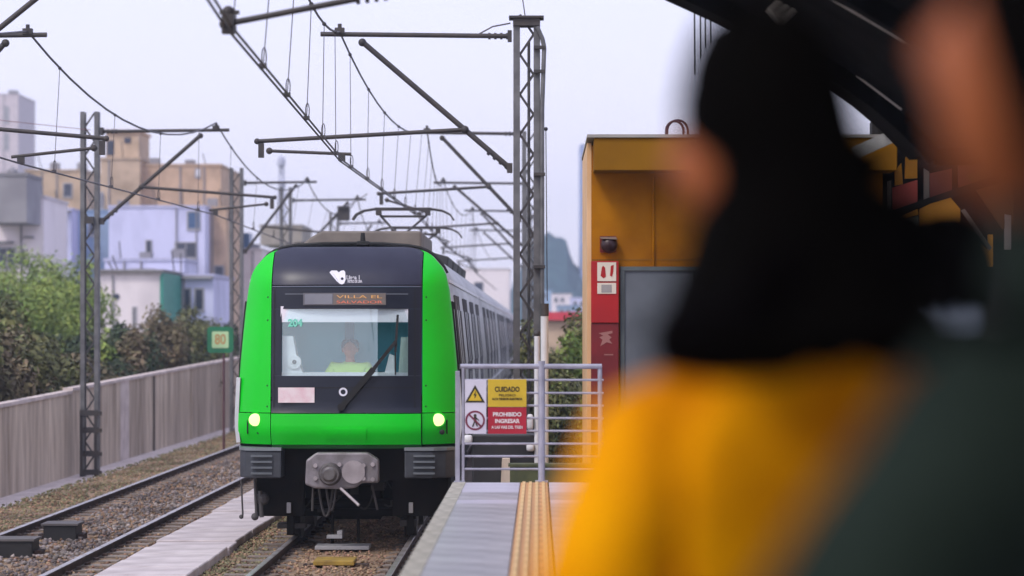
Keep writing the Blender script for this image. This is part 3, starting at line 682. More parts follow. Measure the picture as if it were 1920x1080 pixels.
    # underframe, skirts and bogies
    obj('underframe', MB().box(XC-1.30, XC+1.30, ya+.55, yb, .78, 1.175), M_under, train)
    u = MB()
    for k in range(4): u.box(XC-1.2, XC+1.2, ya+4.2+k*2.3, ya+5.9+k*2.3, .35, .78)
    obj('underfloor_boxes', u, M_under, train)
    for yb_ in (ya+2.1, yb-2.6):
        bg_ = obj('bogie', MB().box(XC-1.02, XC-.84, yb_-1.5, yb_+1.5, .42, .66).box(XC+.84, XC+1.02, yb_-1.5, yb_+1.5, .42, .66).box(XC-.85, XC+.85, yb_-.3, yb_+.3, .40, .70), M_under, train, bevel=.02)
        for dy_ in (-1.05, 1.05):
            for s in (-1, 1):
                xx = XC + s*.79
                obj('wheel', MB().tube((xx-.065, yb_+dy_, .42), (xx+.065, yb_+dy_, .42), .42, n=28).tube((xx-s*.095, yb_+dy_, .42), (xx-s*.066, yb_+dy_, .42), .45, n=28), mat('wheel_steel', (.06,.05,.045), (.03,.025,.02), scale=6, rough=.5, metal=.4), bg_, smooth=True)
            obj('axle', MB().tube((XC-.7, yb_+dy_, .42), (XC+.7, yb_+dy_, .42), .08, n=12), M_under, bg_, smooth=True)
    return c_
for i in range(5): car(i)
# roof equipment
obj('roof_rail', MB().path([(XC+x, Y0+1.0, z+.03) for x, z in ring_[9:-9]], .022), M_gask, train, smooth=True)
sh = MB(); za = 3.88
def trap(x0,x1,x2,x3,z1_,y0_,y1_):
    return MB().prism([(TX(x0),za),(TX(x3),za),(TX(x2),z1_),(TX(x1),z1_)], y0_, y1_)
kq = 138
obj('roof_shroud', MB().prism([(XC-.78, za),(XC+.90, za),(XC+.90, TZ(428)+.03),(XC-.45,TZ(428)+.03),(XC-.62,TZ(438))], Y0+1.7, Y0+5.4), M_roofeq, train, bevel=.03)
obj('roof_shroud', MB().prism([(XC-.60, za),(XC+.60, za),(XC+.60, TZ(426)),(XC-.5,TZ(426))], Y0+9.4, Y0+13.4), M_roofeq, train, bevel=.03)
hn = obj('horn', MB().box(TX(661), TX(684), Y0+.75, Y0+.95, za-.03, TZ(448)), M_gask, train, bevel=.01)
obj('horn_mast', MB().tube((TX(672), Y0+.85, TZ(450)), (TX(672), Y0+.85, TZ(432)), .038, .028, n=10), M_gask, hn, smooth=True)
# roof edge boxes seen along the right flank
for k in range(4):
    yy_ = Y0 + 7.5 + k*2.6
    obj('roof_box', MB().prism([(XC+.45,3.86),(XC+1.06,3.77),(XC+1.08,3.93),(XC+.55,4.07)], yy_, yy_+2.0), mat('roof_box_dark', (.045,.045,.05), (.03,.03,.033), scale=3, rough=.7), train, bevel=.02)
# pantographs
def panto(yp, ztop, name='pantograph'):
    base = MB()
    for s in (-1,1):
        base.box(XC+s*.45-.03, XC+s*.45+.03, yp-.7, yp+.9, 4.02, 4.08)
        for q in (-.6, .75): base.tube((XC+s*.45, yp+q, 3.9), (XC+s*.45, yp+q, 4.03), .06, n=8)
    base.tube((XC-.45, yp+.8, 4.06), (XC+.45, yp+.8, 4.06), .035)
    r_ = obj(name, base, M_mastd, train)
    zk = 4.06 + (ztop-4.06)*.5
    lower = MB().tube((XC-.15, yp+.8, 4.06), (XC-.10, yp-.75, zk), .035).tube((XC+.15, yp+.8, 4.06), (XC+.10, yp-.75, zk), .035)
    obj('lower_arm', lower, M_mastd, r_)
    up = MB()
    for s in (-1,1): up.tube((XC+s*.08, yp-.75, zk), (XC+s*.42, yp+.1, ztop-.12), .022)
    up.tube((XC-.42, yp+.1, ztop-.13), (XC+.42, yp+.1, ztop-.13), .022)
    obj('upper_arm', up, M_mastd, r_)
    hd = MB()
    for dy_ in (-.12,.2):
        hd.bar((XC-.52, yp+dy_, ztop), (XC+.52, yp+dy_, ztop), .05, .045, up=(0,0,1))
        for s in (-1,1):
            hd.path([(XC+s*.52, yp+dy_, ztop), (XC+s*.72, yp+dy_, ztop-.03), (XC+s*.86, yp+dy_, ztop-.10), (XC+s*.93, yp+dy_, ztop-.20)], .018)
    for s in (-1,1): hd.box(XC+s*.45-.045, XC+s*.45+.045, yp-.16, yp+.24, ztop-.11, ztop-.03)
    obj('collector_head', hd, M_mastd, r_)
    return r_
panto(49.0, CAMZ + (622-392)/ (5000/49.0))
panto(54.0, CAMZ + (622-425)/ (5000/54.0)-.02)
# bumpers, coupler and running gear at the front
for s in (-1, 1):
    x0_, x1_ = (TX(441), TX(527)) if s < 0 else (TX(758), TX(855))
    bo = MB(); xo = x0_ if s < 0 else x1_; xi = x1_ if s < 0 else x0_
    n_ = 8; top = []; 
    prof = [(xi, Y0+.02), (xi+(xo-xi)*.55, Y0+.04), (xi+(xo-xi)*.8, Y0+.12), (xi+(xo-xi)*.95, Y0+.30), (xo, Y0+.55), (xo-s*.02, Y0+1.6), (xi, Y0+1.6)]
    zt, zb = TZ(846), TZ(897)
    vs = [(x,y_,zb) for x,y_ in prof]+[(x,y_,zt) for x,y_ in prof]; n_ = len(prof)
    bo.add(vs, [tuple(range(n_)), tuple(range(2*n_-1,n_-1,-1))]+[(i,n_+i,n_+(i+1)%n_,(i+1)%n_) for i in range(n_)])
    b_ = obj('corner_bumper', bo, M_bump, train, bevel=.02)
    lp = MB(); vs = [(x+(s*.012 if abs(x-xi)>.01 else 0), y_-.02, zt+.004) for x,y_ in prof]+[(x+(s*.012 if abs(x-xi)>.01 else 0), y_-.02, zt+.045) for x,y_ in prof]
    lp.add(vs, [tuple(range(n_)), tuple(range(2*n_-1,n_-1,-1))]+[(i,n_+i,n_+(i+1)%n_,(i+1)%n_) for i in range(n_)])
    obj('bumper_lip', lp, mat('lip_steel', (.23,.26,.28), rough=.35, metal=.3), b_)
    gl = MB(); xa, xb = (TX(470), TX(510)) if s < 0 else (TX(775), TX(815))
    for k in range(4): gl.box(xa, xb, Y0-.012+(.03 if s>0 and 0 else 0), Y0+.08, zb+.05+k*.075, zb+.075+k*.075)
    obj('grille_slats', gl, mat('slat_grey', (.13,.15,.17), rough=.5), b_)
obj('front_beam', MB().box(XC-1.1, XC+1.1, Y0+.45, Y0+.9, .80, 1.23), M_under, train)
cz0, cz1 = TZ(912), TZ(849)
cpl = obj('coupler', MB().prism([(TX(573),TZ(908)),(TX(592),TZ(915)),(TX(640),TZ(917)),(TX(668),TZ(914)),(TX(680),TZ(905)),(TX(711),TZ(905)),(TX(711),TZ(862)),(TX(690),TZ(848)),(TX(594),TZ(848)),(TX(575),TZ(862))], Y0-.12, Y0+.10), M_coup, train, bevel=.025)
obj('coupler_shank', MB().box(TX(610), TX(672), Y0+.11, Y0+1.2, TZ(905), TZ(862)), M_under, cpl)
obj('coupler_cone', MB().tube((TX(620), Y0-.24, TZ(888)), (TX(620), Y0-.122, TZ(888)), .12, .15, n=24).tube((TX(620), Y0-.27, TZ(888)), (TX(620), Y0-.242, TZ(888)), .07, .10, n=20), mat('coupler_cone', (.16,.15,.15), (.10,.09,.09), scale=8, rough=.45, metal=.4), cpl, smooth=True)
obj('coupler_funnel', MB().tube((TX(664), Y0-.125, TZ(884)), (TX(664), Y0-.16, TZ(884)), .15, .15, n=20), mat('coupler_light', (.42,.38,.40), (.3,.27,.28), scale=7, rough=.4, metal=.3), cpl, smooth=True)
bolts = MB()
for (x,y_) in ((593,872),(593,896),(638,870),(683,872),(683,896),(700,870),(700,898)): bolts.tube((TX(x), Y0-.155, TZ(y_)), (TX(x), Y0-.122, TZ(y_)), .028, n=8)
obj('coupler_bolts', bolts, MATS['coupler_light'], cpl)
obj('release_handle', MB().tube((TX(640), Y0-.16, TZ(914)), (TX(676), Y0-.30, TZ(945)), .02), MATS['coupler_light'], cpl)
def sag(p, q, d, n=8): 
    p = Vector(p); q = Vector(q); return [p.lerp(q, t/n) - Vector((0,0,d*4*(t/n)*(1-t/n))) for t in range(n+1)]
M_hose = mat('hose_grey', (.075,.07,.07), rough=.6)
for (xa,ya_,xb,yb_,d,lab) in ((585,915,583,960,.0,''),(596,918,622,918,.36,''),(610,918,628,918,.28,''),(696,912,706,958,0,'')):
    obj('air_hose', MB().path(sag((TX(xa),Y0+.15,TZ(ya_)),(TX(xb),Y0+.18,TZ(yb_)),d), .016), M_hose, train, smooth=True)
def ubox(name, x0,y0_,x1,y1_,ya_,yb_,m=M_under,bev=.01): return obj(name, MB().box(TX(x0),TX(x1),ya_,yb_,TZ(y1_),TZ(y0_)), m, train, bevel=bev)
ubox('gear_housing', 600,925,700,990,Y0+1.6,Y0+2.4)
ubox('front_skirt', 470,900,560,975,Y0+.7,Y0+.95); ubox('front_skirt', 730,900,838,975,Y0+.7,Y0+.95)
ubox('guard_iron', 527,945,541,1012,Y0+.75,Y0+.85); ubox('guard_iron', 757,945,771,1012,Y0+.75,Y0+.85)
ubox('pale_bracket', 529,948,537,968,Y0+.60,Y0+.66, mat('bracket_pale', (.40,.40,.42), rough=.5), .004); ubox('pale_bracket', 762,948,770,968,Y0+.60,Y0+.66, MATS['bracket_pale'], .004)
ubox('antenna_plate', 585,1029,688,1036,Y0+.4,Y0+.9, MATS['bracket_pale'], .006)
ubox('antenna_bracket', 604,1011,634,1018,Y0+.7,Y0+.9, MATS['bracket_pale'], .006); ubox('antenna_bracket', 624,1003,634,1011,Y0+.7,Y0+.9, MATS['bracket_pale'], .006)
ubox('antenna_hanger', 610,975,616,1030,Y0+.86,Y0+.9); ubox('antenna_hanger', 660,975,666,1030,Y0+.86,Y0+.9)
ubox('sand_box', 476,905,500,965,Y0+1.0,Y0+1.5); ubox('sand_box', 795,905,835,955,Y0+1.0,Y0+1.5)
ubox('step_plate', 505,992,560,1002,Y0+1.0,Y0+1.3, mat('step_grey', (.09,.085,.08), rough=.7)); ubox('step_plate', 742,985,775,998,Y0+1.0,Y0+1.3, MATS['step_grey'])
ubox('cable_tray', 500,968,790,982,Y0+1.4,Y0+1.6)
dg = MB()
for (x,ya_,yb_,r) in ((444,905,972,.012),(470,900,972,.02),(480,925,975,.03)): dg.tube((TX(x),Y0+.5,TZ(ya_)),(TX(x)+.02,Y0+.5,TZ(yb_)),r)
dg.ball((TX(444),Y0+.5,TZ(974)),.03).ball((TX(470),Y0+.5,TZ(974)),.05).ball((TX(484),Y0+.55,TZ(940)),.09)
obj('hanging_pipes', dg, M_hose, train)
random.seed(5)
gm = MB()
for k in range(26):
    x = random.uniform(560, 800); z_ = random.uniform(.25,.75); y_ = Y0+random.uniform(.9,1.5)
    if k % 2: gm.box(TX(x), TX(x)+random.uniform(.04,.22), y_, y_+.2, z_, z_+random.uniform(.03,.12))
    else: gm.path(sag((TX(x),y_,z_+.2),(TX(x+random.uniform(-40,40)),y_,z_),.1,5), .014)
gs = obj('cable_clutter', gm, mat('cable_dark', (.035,.032,.03), rough=.7), train, kind='stuff')
# yellow balise between the rails
bp_ = at(645, 1050, 150)
bal = thing('balise', 'yellow transponder plate between the rails under the train nose', 'transponder', (XC, Y0-1.6, -.1))
obj('plate', MB().box(XC-.26, XC+.24, Y0-1.9, Y0-1.3, -.11, -.05), mat('balise_yellow', (.40,.26,.04), (.22,.14,.03), scale=6, rough=.6), bal, bevel=.01)
obj('bracket', MB().box(XC-.4, XC+.4, Y0-1.7, Y0-1.5, -.13, -.112), M_rust, bal)

#PART3
# ------------------------------------------------------------------ overhead line: masts, arms, wires
D1 = 5000/128.0
def lattice(t, X, Y, zb, zt, w=.34, lace=True, pitch=.30, dep=.22):
    lg_ = []
    for s in (-1,1):
        m = MB().box(X+s*w/2-.045, X+s*w/2+.045, Y-dep/2, Y-dep/2+.012, zb, zt).box(X+s*w/2-s*(-.045)-.006, X+s*w/2-s*(-.045)+.006, Y-dep/2+.013, Y+dep/2-.013, zb, zt).box(X+s*w/2-.045, X+s*w/2+.045, Y+dep/2-.012, Y+dep/2, zb, zt)
        obj('leg', m, M_mast, t)
    z = zb+.3; s = 1; b0 = None; L = Vector((w-.09, 0, pitch))
    bm_ = MB().bar((-(w-.09)/2,0,-pitch/2), ((w-.09)/2,0,pitch/2), .035, .02)
    me = bm_.mesh('lacing_bar'); me.materials.append(M_mastd)
    while z < zt-.1:
        o = bpy.data.objects.new('lacing_bar', me); COL.objects.link(o); o.parent = t; o.location = Vector((X, Y-dep/2-.0+.03, z)) - t.location
        o.scale = (s,1,1); s = -s; z += pitch
    return t
def insul(m, p, q, n=5, r=.05):
    p = Vector(p); q = Vector(q)
    for i in range(n):
        a = p.lerp(q, (i+.2)/n); b_ = p.lerp(q, (i+.6)/n); m.tube(a, b_, r, n=10)
def cantilever(t, X, Y, side, zt, zbr, xm, xreg, zreg0, zreg1, xsteady=None, zsteady=None, xc=None, zc=None, full=True):
    """side=-1: arm reaches left from a mast at X"""
    s = side; e = X + s*.25
    m = MB().tube((e, Y, zt), (xm+s*.28, Y, zt+.03), .036, n=10); obj('top_tube', m, M_mastd, t, smooth=True)
    m = MB(); insul(m, (e, Y, zt), (e+s*.35, Y, zt), 4); m.box(e-.03, e+.03, Y-.08, Y+.08, zt-.08, zt+.08); obj('insulator', m, M_mastd, t)
    m = MB().tube((e, Y+.02, zbr), (xm-s*.35, Y+.02, zt-.10), .042, n=10).ball((xm-s*.33, Y+.02, zt-.09), .06); obj('brace_tube', m, M_mastd, t, smooth=True)
    m = MB(); insul(m, (e, Y+.02, zbr), Vector((e, Y+.02, zbr)).lerp(Vector((xm, Y+.02, zt)), .14), 4); m.box(e-.04,e+.04,Y-.06,Y+.08,zbr-.07,zbr+.07); obj('insulator', m, M_mastd, t)
    m = MB().box(xm-.07, xm+.07, Y-.05, Y+.05, zt+.035, zt+.12).tube((xm, Y, zt+.1),(xm,Y,zt+.18),.03); obj('messenger_clamp', m, M_mastd, t)
    if full:
        # registration tube from the brace out past the contact wire
        fr = (zreg0-zbr)/(zt-.10-zbr); xb = e + (xm-s*.35-e)*fr
        m = MB().tube((xb, Y, zreg0), (xreg, Y, zreg1), .032, n=10).ball((xb,Y,zreg0),.06).ball((xreg, Y, zreg1),.045); obj('registration_tube', m, M_mastd, t, smooth=True)
        m = MB().box(xreg+(-s)*.02, xreg+(-s)*.10, Y-.04, Y+.04, zreg1-.24, zreg1-.03) if s<0 else MB().box(xreg-.10, xreg-.02, Y-.04, Y+.04, zreg1-.24, zreg1-.03)
        obj('drop_bracket', m, M_mastd, t)
        m = MB().tube((xreg-s*.18, Y, zreg1-.14), (xc-s*.14, Y, zc+.10), .024, n=8).ball((xreg-s*.18,Y,zreg1-.14),.05).box(xc-.05,xc+.05,Y-.04,Y+.04,zc+.0,zc+.10)
        obj('steady_arm', m, M_mastd, t, smooth=False)
XMAST = -.19
ks = [128, 86.3, 64.6, 52.5, 44]
msx = [-2.93, -2.45, -2.8, -2.4, -2.7]; ctx = [-2.90, -2.62, -2.75, -2.55, -2.7]
labs = ['tall lattice mast with a black cap, standing right beside the train and the railing','second lattice mast hidden behind the tall one, its arm ending above the train roof','third lattice mast down the line over the oncoming train','fourth lattice mast down the line over the oncoming train','farthest lattice mast over the oncoming train']
for i, k in enumerate(ks):
    Y = 5000/k; t = thing('catenary_mast', labs[i], 'catenary mast', (XMAST, Y, -.36), group='lattice masts right of the train')
    lattice(t, XMAST, Y, -.36, 7.35 if i == 0 else 7.1, w=.29, pitch=.292)
    if i == 0: cantilever(t, XMAST, Y, -1, 7.08, CAMZ+(622-315)/128, msx[0], (482-1012)/128, CAMZ+(622-243)/128, CAMZ+(622-265)/128, xc=ctx[0], zc=CAMZ+2.5)
    else: cantilever(t, XMAST, Y, -1, 7.05, 5.2, msx[i], -3.5, 5.9, 5.75, xc=ctx[i], zc=5.25)
    if i == 0:
        obj('cap_plate', MB().box(XMAST-.26, XMAST+.25, Y-.2, Y+.2, 7.33, 7.36).box(XMAST-.20,XMAST+.19,Y-.16,Y+.16,7.22,7.325), M_mastd, t)
        obj('inner_pipe', MB().tube((XMAST+.03, Y+.05, -.3), (XMAST+.03, Y+.05, 7.0), .022), M_mast, t, smooth=True)
        pz = [7.2, 7.02, 6.9, 6.0, 0.0]; px_ = [XMAST+.15, XMAST+.23, XMAST+.255, XMAST+.225, XMAST+.225]
        obj('cable_conduit', MB().path([(x, Y-.16, z) for x, z in zip(px_, pz)], .033, n=8), M_mast, t, smooth=True)
        for z in (6.55, 5.05, 3.7, 6.9): obj('clamp', MB().box(XMAST+.10, XMAST+.27, Y-.21, Y-.12, z-.025, z+.02), M_mastd, t)
        cw = [(XMAST-.24, Y, 7.27), (XMAST-.50, Y, 7.22), (XMAST-.72, Y, 7.10), (XMAST-.9,Y,7.06)]
        obj('jumper_wire', MB().path(cw, .012), M_wire, t)
        obj('bird_spike', MB().tube((XMAST-.02,Y,7.35),(XMAST-.08,Y,7.75),.008), M_wire, t)
        obj('earth_wire', MB().tube((XMAST+.28,Y,5.7),(XMAST+.30,Y,3.2),.007).ball((XMAST+.28,Y,5.72),.03), M_wire, t)
# the nearest arm of the right line hangs from the station roof
k0 = 229.0; Yh = 5000/k0
t = thing('roof_hung_arm', 'overhead line arm hung from the dark station roof, nearest the camera', 'catenary arm', (-1.4, Yh, 5.5))
obj('registration_tube', MB().tube((-2.62, Yh, CAMZ+(622-47)/k0), (-1.50, Yh, CAMZ+(622+2)/k0), .026, n=10), M_mastd, t, smooth=True)
m = MB(); insul(m, (-1.52, Yh, CAMZ+(622+1)/k0), (-1.22, Yh, CAMZ+(622+10)/k0), 4, .045); obj('insulator', m, M_mastd, t)
obj('hanger', MB().tube((-1.22, Yh, CAMZ+(622+10)/k0), (-.9, Yh, 6.6), .03), M_mastd, t)
obj('clamp', MB().box(-2.60,-2.50,Yh-.05,Yh+.05,CAMZ+2.44,CAMZ+2.60).ball((-2.55,Yh,CAMZ+2.62),.05).box(-2.62,-2.46,Yh-.02,Yh+.02,CAMZ+2.60,CAMZ+2.63), M_mastd, t)

def line(name, label, nodes_c, nodes_m, twin=False, drops=4, zc=2.5, zm=4.39, sagm=.62, rad=.0125):
    """nodes: (Y, X) at the supports"""
    t = thing(name, label, 'overhead wire', (nodes_c[0][1], nodes_c[0][0], CAMZ+zc))
    cz = CAMZ+zc
    offs = (-.026, .026) if twin else (0,)
    for q in offs:
        m = MB(); m.path([(x+q, y, cz) for y, x in nodes_c], rad); obj('contact_wire', m, M_wire, t)
    mm = MB(); dr = []
    for (ya, xa), (yb, xb) in zip(nodes_m[:-1], nodes_m[1:]):
        n = 12; pts = []
        for i in range(n+1):
            f = i/n; pts.append((xa+(xb-xa)*f, ya+(yb-ya)*f, CAMZ+zm - sagm*4*f*(1-f)))
        mm.path(pts, rad*1.25)
    obj('messenger_wire', mm, M_wire, t)
    def xon(nodes, y):
        for (ya, xa), (yb, xb) in zip(nodes[:-1], nodes[1:]):
            if ya <= y <= yb: return xa+(xb-xa)*(y-ya)/(yb-ya), (y-ya)/(yb-ya)
        return nodes[-1][1], 0
    for (ya, xa), (yb, xb) in zip(nodes_m[:-1], nodes_m[1:]):
        if ya > 105: continue
        for j in range(1, drops+1):
            f = (j-.5)/drops; y = ya+(yb-ya)*f; xm_, ff = xon(nodes_m, y); xc_, _ = xon(nodes_c, y)
            zt = CAMZ+zm - sagm*4*ff*(1-ff)
            d = MB().tube((xc_, y, cz), (xm_, y, zt), .0055, n=5)
            d.box(xc_-.035, xc_+.035, y-.02, y+.02, cz-.01, cz+.04).ball((xm_, y, zt), .028)
            loop = [(xc_+.01+.022*math.sin(a), y, cz+.10-.09*math.cos(a)) for a in [2*math.pi*i_/10 for i_ in range(11)]]
            d.path(loop, .006, n=5)
            obj('dropper', d, M_wire, t)
    return t
Ys = [5000/k for k in ks]
line('overhead_line', 'twin contact wires and sagging messenger above the train', [(8,-1.95),(Yh,-2.55)]+list(zip(Ys, ctx))+[(160,-2.6)], [(4,-2.1),(Yh-1.2,-2.35)]+list(zip(Ys, msx))+[(160,-2.5)], twin=True, drops=6, sagm=.55)
# extra thin dropper-like feeder sloping across
# left track masts
kl = [150, 128, 89, 64.6, 57, 47]
lxs = [-9.8, -9.75, -9.47, -8.8, -8.35, -8.2]
ll = ['lattice mast out of frame holding the thick brace tube at the top left corner', 'lattice mast left of the frame whose arm end shows at the left edge','lattice mast standing at the footpath in front of the left wall','twin legged mast left of the train roof','mast just above the left shoulder of the train','farthest mast of the left track']
lm = [-7.2, -7.5, -6.82, -6.75, -6.0, -6.4]; lc = [-7.3, -7.6, -6.83, -7.0, -6.6, -6.6]
for i, k in enumerate(kl):
    Y = 5000/k; X = lxs[i]; zb = -.30
    t = thing('catenary_mast', ll[i], 'catenary mast', (X, Y, zb), group='lattice masts along the left track')
    zt = CAMZ+(622-210)/89 if i < 3 else CAMZ + 4.75
    lattice(t, X, Y, zb, zt, w=.29, pitch=.30)
    if i == 0:
        obj('brace_tube', MB().tube((X+.2, Y, 4.24), (-6.25, Y, 6.95), .035, n=10), M_mastd, t, smooth=True)
        obj('top_tube', MB().tube((X+.2, Y, 7.05), (-6.1, Y, 7.1), .03, n=10), M_mastd, t, smooth=True)
    else:
        cantilever(t, X, Y, 1, CAMZ+4.22 if i == 2 else CAMZ+4.32, CAMZ+2.33, lm[i], lc[i]+1.25, CAMZ+3.05, CAMZ+2.83, xc=lc[i], zc=CAMZ+2.46)
    if i == 2:
        for zz in (774, 806, 850, 885):
            z = CAMZ + (622-zz)/89
            obj('batten_plate', MB().box(X-.20, X+.20, Y-.135, Y-.115, z-.06, z+.06), M_mastd, t)
            obj('plate_tongue', MB().box(X+.203, X+.27, Y-.135, Y-.115, z-.05, z+.03), M_mastd, t)
        obj('dark_base_leg', MB().box(X-.2,X-.14,Y-.128,Y-.11-.003,zb,CAMZ+(622-770)/89).box(X+.10,X+.16,Y-.128,Y-.113,zb,CAMZ+(622-770)/89), M_mastd, t)
        obj('cable_box', MB().box(X-.08,X+.10,Y-.2,Y-.12,CAMZ+2.27,CAMZ+2.42), M_mastd, t)
YL = [5000/k for k in kl]
line('overhead_line', 'single contact wire and deeply sagging messenger over the left track', [(18,-7.9)]+[(y,x) for y,x in list(zip(YL,lc))[1:]]+[(160,-6.2)], [(18,-7.9)]+[(y,x) for y,x in list(zip(YL,lm))[1:]]+[(160,-6.0)], drops=4, zc=2.46, zm=4.4, sagm=.75, rad=.014)
tag(obj('feeder_wire', MB().path([(-12.9,5000/110,CAMZ+4.2),(-11.2,5000/103,CAMZ+4.0),(-9.47,5000/89,CAMZ+4.25)], .007), mat('feeder_pink', (.35,.16,.18), rough=.6)), 'thin reddish feeder wire running left from the nearer left mast', 'wire')

# green speed board
p = at(413, 637, 78); X = p.x
t = thing('speed_board', 'dark green square board with orange digits on a post by the left wall', 'sign', (X, p.y, -.36))
def rr_sq(cx, cz, w, r, n=5):
    pts = []
    for (sx, sz, a0) in ((1,-1,-90),(1,1,0),(-1,1,90),(-1,-1,180)):
        for i in range(n+1):
            a = R(a0+90*i/n); pts.append((cx+sx*(w-r)+math.cos(a)*r, cz+sz*(w-r)+math.sin(a)*r))
    return pts
obj('board', MB().prism(rr_sq(X, p.z, .315, .09), p.y, p.y+.03), mat('board_green', (.01,.17,.075), (.008,.13,.06), rough=.5), t)
obj('panel', MB().prism(rr_sq(X, p.z, .20, .03), p.y-.008, p.y-.002), mat('board_pale', (.45,.66,.36), rough=.5), t)
text('lettering', '80', .34, (X, p.y-.012, p.z), mat('digit_orange', (.50,.26,.09), rough=.5), t, width=.26, bold=.004)
obj('post', MB().tube((X+.08, p.y+.05, -.36), (X+.08, p.y+.05, p.z+.1), .03), mat('post_maroon', (.10,.04,.05), rough=.6), t, smooth=True)
# small dark signal lantern over the train roof
p = at(644, 402, 60)
t = thing('line_signal', 'small dark signal lantern hanging in the wires above the train roof', 'signal', (p.x, p.y, p.z))
obj('case', MB().prism(rr_sq(p.x, p.z, .19, .05), p.y, p.y+.2), M_mastd, t)
obj('hood', MB().prism([(p.x-.21,p.z+.20),(p.x+.21,p.z+.20),(p.x+.17,p.z+.26),(p.x-.17,p.z+.26)], p.y-.1, p.y+.2), M_mastd, t)
obj('hanger', MB().tube((p.x+.1,p.y+.1,p.z+.25),(p.x+.75,p.y+.1,p.z+.65),.015), M_wire, t)

random.seed(77)
# ------------------------------------------------------------------ buildings beyond the tracks
M_brick = mat('tan_brick', (.60,.42,.29), (.36,.25,.17), scale=.9, rough=.9, bump=.2, contrast=(.25,.6))
M_brick2 = mat('sand_plaster', (.56,.42,.30), (.34,.25,.17), scale=.8, rough=.9, contrast=(.25,.6))
M_lav = mat('lavender_wall', (.64,.65,.90), (.42,.43,.62), scale=.55, rough=.9, stretch=(1,1,.5), contrast=(.25,.55))
M_whb = mat('white_wall', (.82,.75,.78), (.56,.51,.54), scale=.6, rough=.85, stretch=(1,1,.5), contrast=(.2,.5))
M_greyb = mat('grey_box', (.30,.29,.31), (.22,.21,.23), scale=.5, rough=.9)
M_blueb = mat('blue_grey_wall', (.28,.40,.58), (.26,.34,.46), scale=.4, rough=.85)
M_pane = mat('window_dark', (.05,.06,.10), (.03,.035,.06), rough=.15)
M_paneb = mat('window_blue', (.05,.12,.26), (.04,.09,.20), rough=.15)
M_frame = mat('window_frame', (.38,.37,.40), rough=.6)
def building(name, label, x0, yt, x1, k, m, depth=9, wins=(), ledges=(), zb=-.36, group='houses beyond the left wall', cat='building', extra=None, ybot=None):
    a = at(x0, yt, k); c_ = at(x1, yt, k); zb = zb if ybot is None else at(0, ybot, k).z
    t = thing(name, label, cat, ((a.x+c_.x)/2, a.y, zb), group=group)
    w = obj('wall', MB().box(a.x, c_.x, a.y, a.y+depth, zb, a.z), m, t)
    obj('parapet', MB().box(a.x-.06, c_.x+.06, a.y-.06, a.y+depth+.06, a.z+.002, a.z+.16), mat('parapet_'+m.name, tuple(x*.8 for x in m.diffuse_color[:3]), rough=.9), t)
    for (wx0, wy0, wx1, wy1, pm) in wins:
        p0 = at(wx0, wy1, k); p1 = at(wx1, wy0, k)
        fr = MB().box(p0.x-.08, p1.x+.08, a.y-.07, a.y-.003, p0.z-.14, p0.z-.01).box(p0.x-.08, p1.x+.08, a.y-.05, a.y-.003, p1.z, p1.z+.08).box(p0.x-.08, p0.x, a.y-.05, a.y-.003, p0.z, p1.z-.002).box(p1.x, p1.x+.08, a.y-.05, a.y-.003, p0.z, p1.z-.002)
        wn = obj('window', fr, M_frame, t)
        obj('pane', MB().box(p0.x+.002, p1.x-.002, a.y-.02, a.y-.004, p0.z, p1.z), pm, wn)
        xm_ = (p0.x+p1.x)/2
        if p1.x-p0.x > .8: obj('mullion', MB().box(xm_-.03, xm_+.03, a.y-.035, a.y-.021, p0.z, p1.z), M_frame, wn)
    for (lx0, ly0, lx1, ly1) in ledges:
        p0 = at(lx0, ly1, k); p1 = at(lx1, ly0, k)
        obj('ledge', MB().box(p0.x, p1.x, a.y-.35, a.y-.003, p0.z, p1.z), M_greyb, t)
    if extra: extra(t, a, c_)
    if ybot is None and depth > 4 and group.startswith('houses beyond the left'):
        w_ = c_.x-a.x
        for q in range(2+int(w_)//3):
            x_ = a.x + .3 + random.random()*(w_-.6); hh = random.uniform(.4,1.1)
            r_ = random.random()
            if r_ < .5: obj('roof_pipe', MB().tube((x_, a.y+.5+random.random()*2, a.z+.16), (x_, a.y+.6, a.z+.2+hh), .03), M_mastd, t)
            else: obj('roof_box', MB().box(x_-.3, x_+.3, a.y+.6, a.y+1.3, a.z+.161, a.z+.2+hh*.5), M_greyb, t)
        for q in range(1+int(w_)//4):
            x_ = a.x + .4 + random.random()*(w_-.8)
            obj('drain_pipe', MB().tube((x_, a.y-.06, -.3), (x_, a.y-.06, a.z), .045), M_greyb, t)
    return t
P, B_ = M_pane, M_paneb
def tower_extra(t, a, c_):
    q0 = at(190,292,30); q1 = at(262,246,30)
    obj('rooftop_room', MB().box(at(196,0,30).x, at(258,0,30).x, a.y+.5, a.y+5, at(0,300,30).z, at(0,247,30).z), M_brick2, t)
    obj('rooftop_opening', MB().box(at(231,0,30).x, at(243,0,30).x, a.y+.44, a.y+.49, at(0,267,30).z, at(0,257,30).z).box(at(198,0,30).x, at(211,0,30).x, a.y+.44, a.y+.49, at(0,290,30).z, at(0,262,30).z), P, t)
    obj('rooftop_slab', MB().box(at(193,0,30).x, at(261,0,30).x, a.y+.3, a.y+5.2, at(0,247,30).z+.003, at(0,242,30).z), M_brick, t)
building('brick_house', 'tan brick block with a rooftop room, behind the lavender facade', 262, 312, 414, 30, M_brick, 12, wins=[(368,318,374,330,mat('lamp_white',(.8,.8,.85)))], extra=tower_extra)
building('brick_house', 'narrow tan brick stair tower under the rooftop room', 188, 300, 262, 30.2, M_brick2, 8, wins=[(172+18,362,192,390,P)])
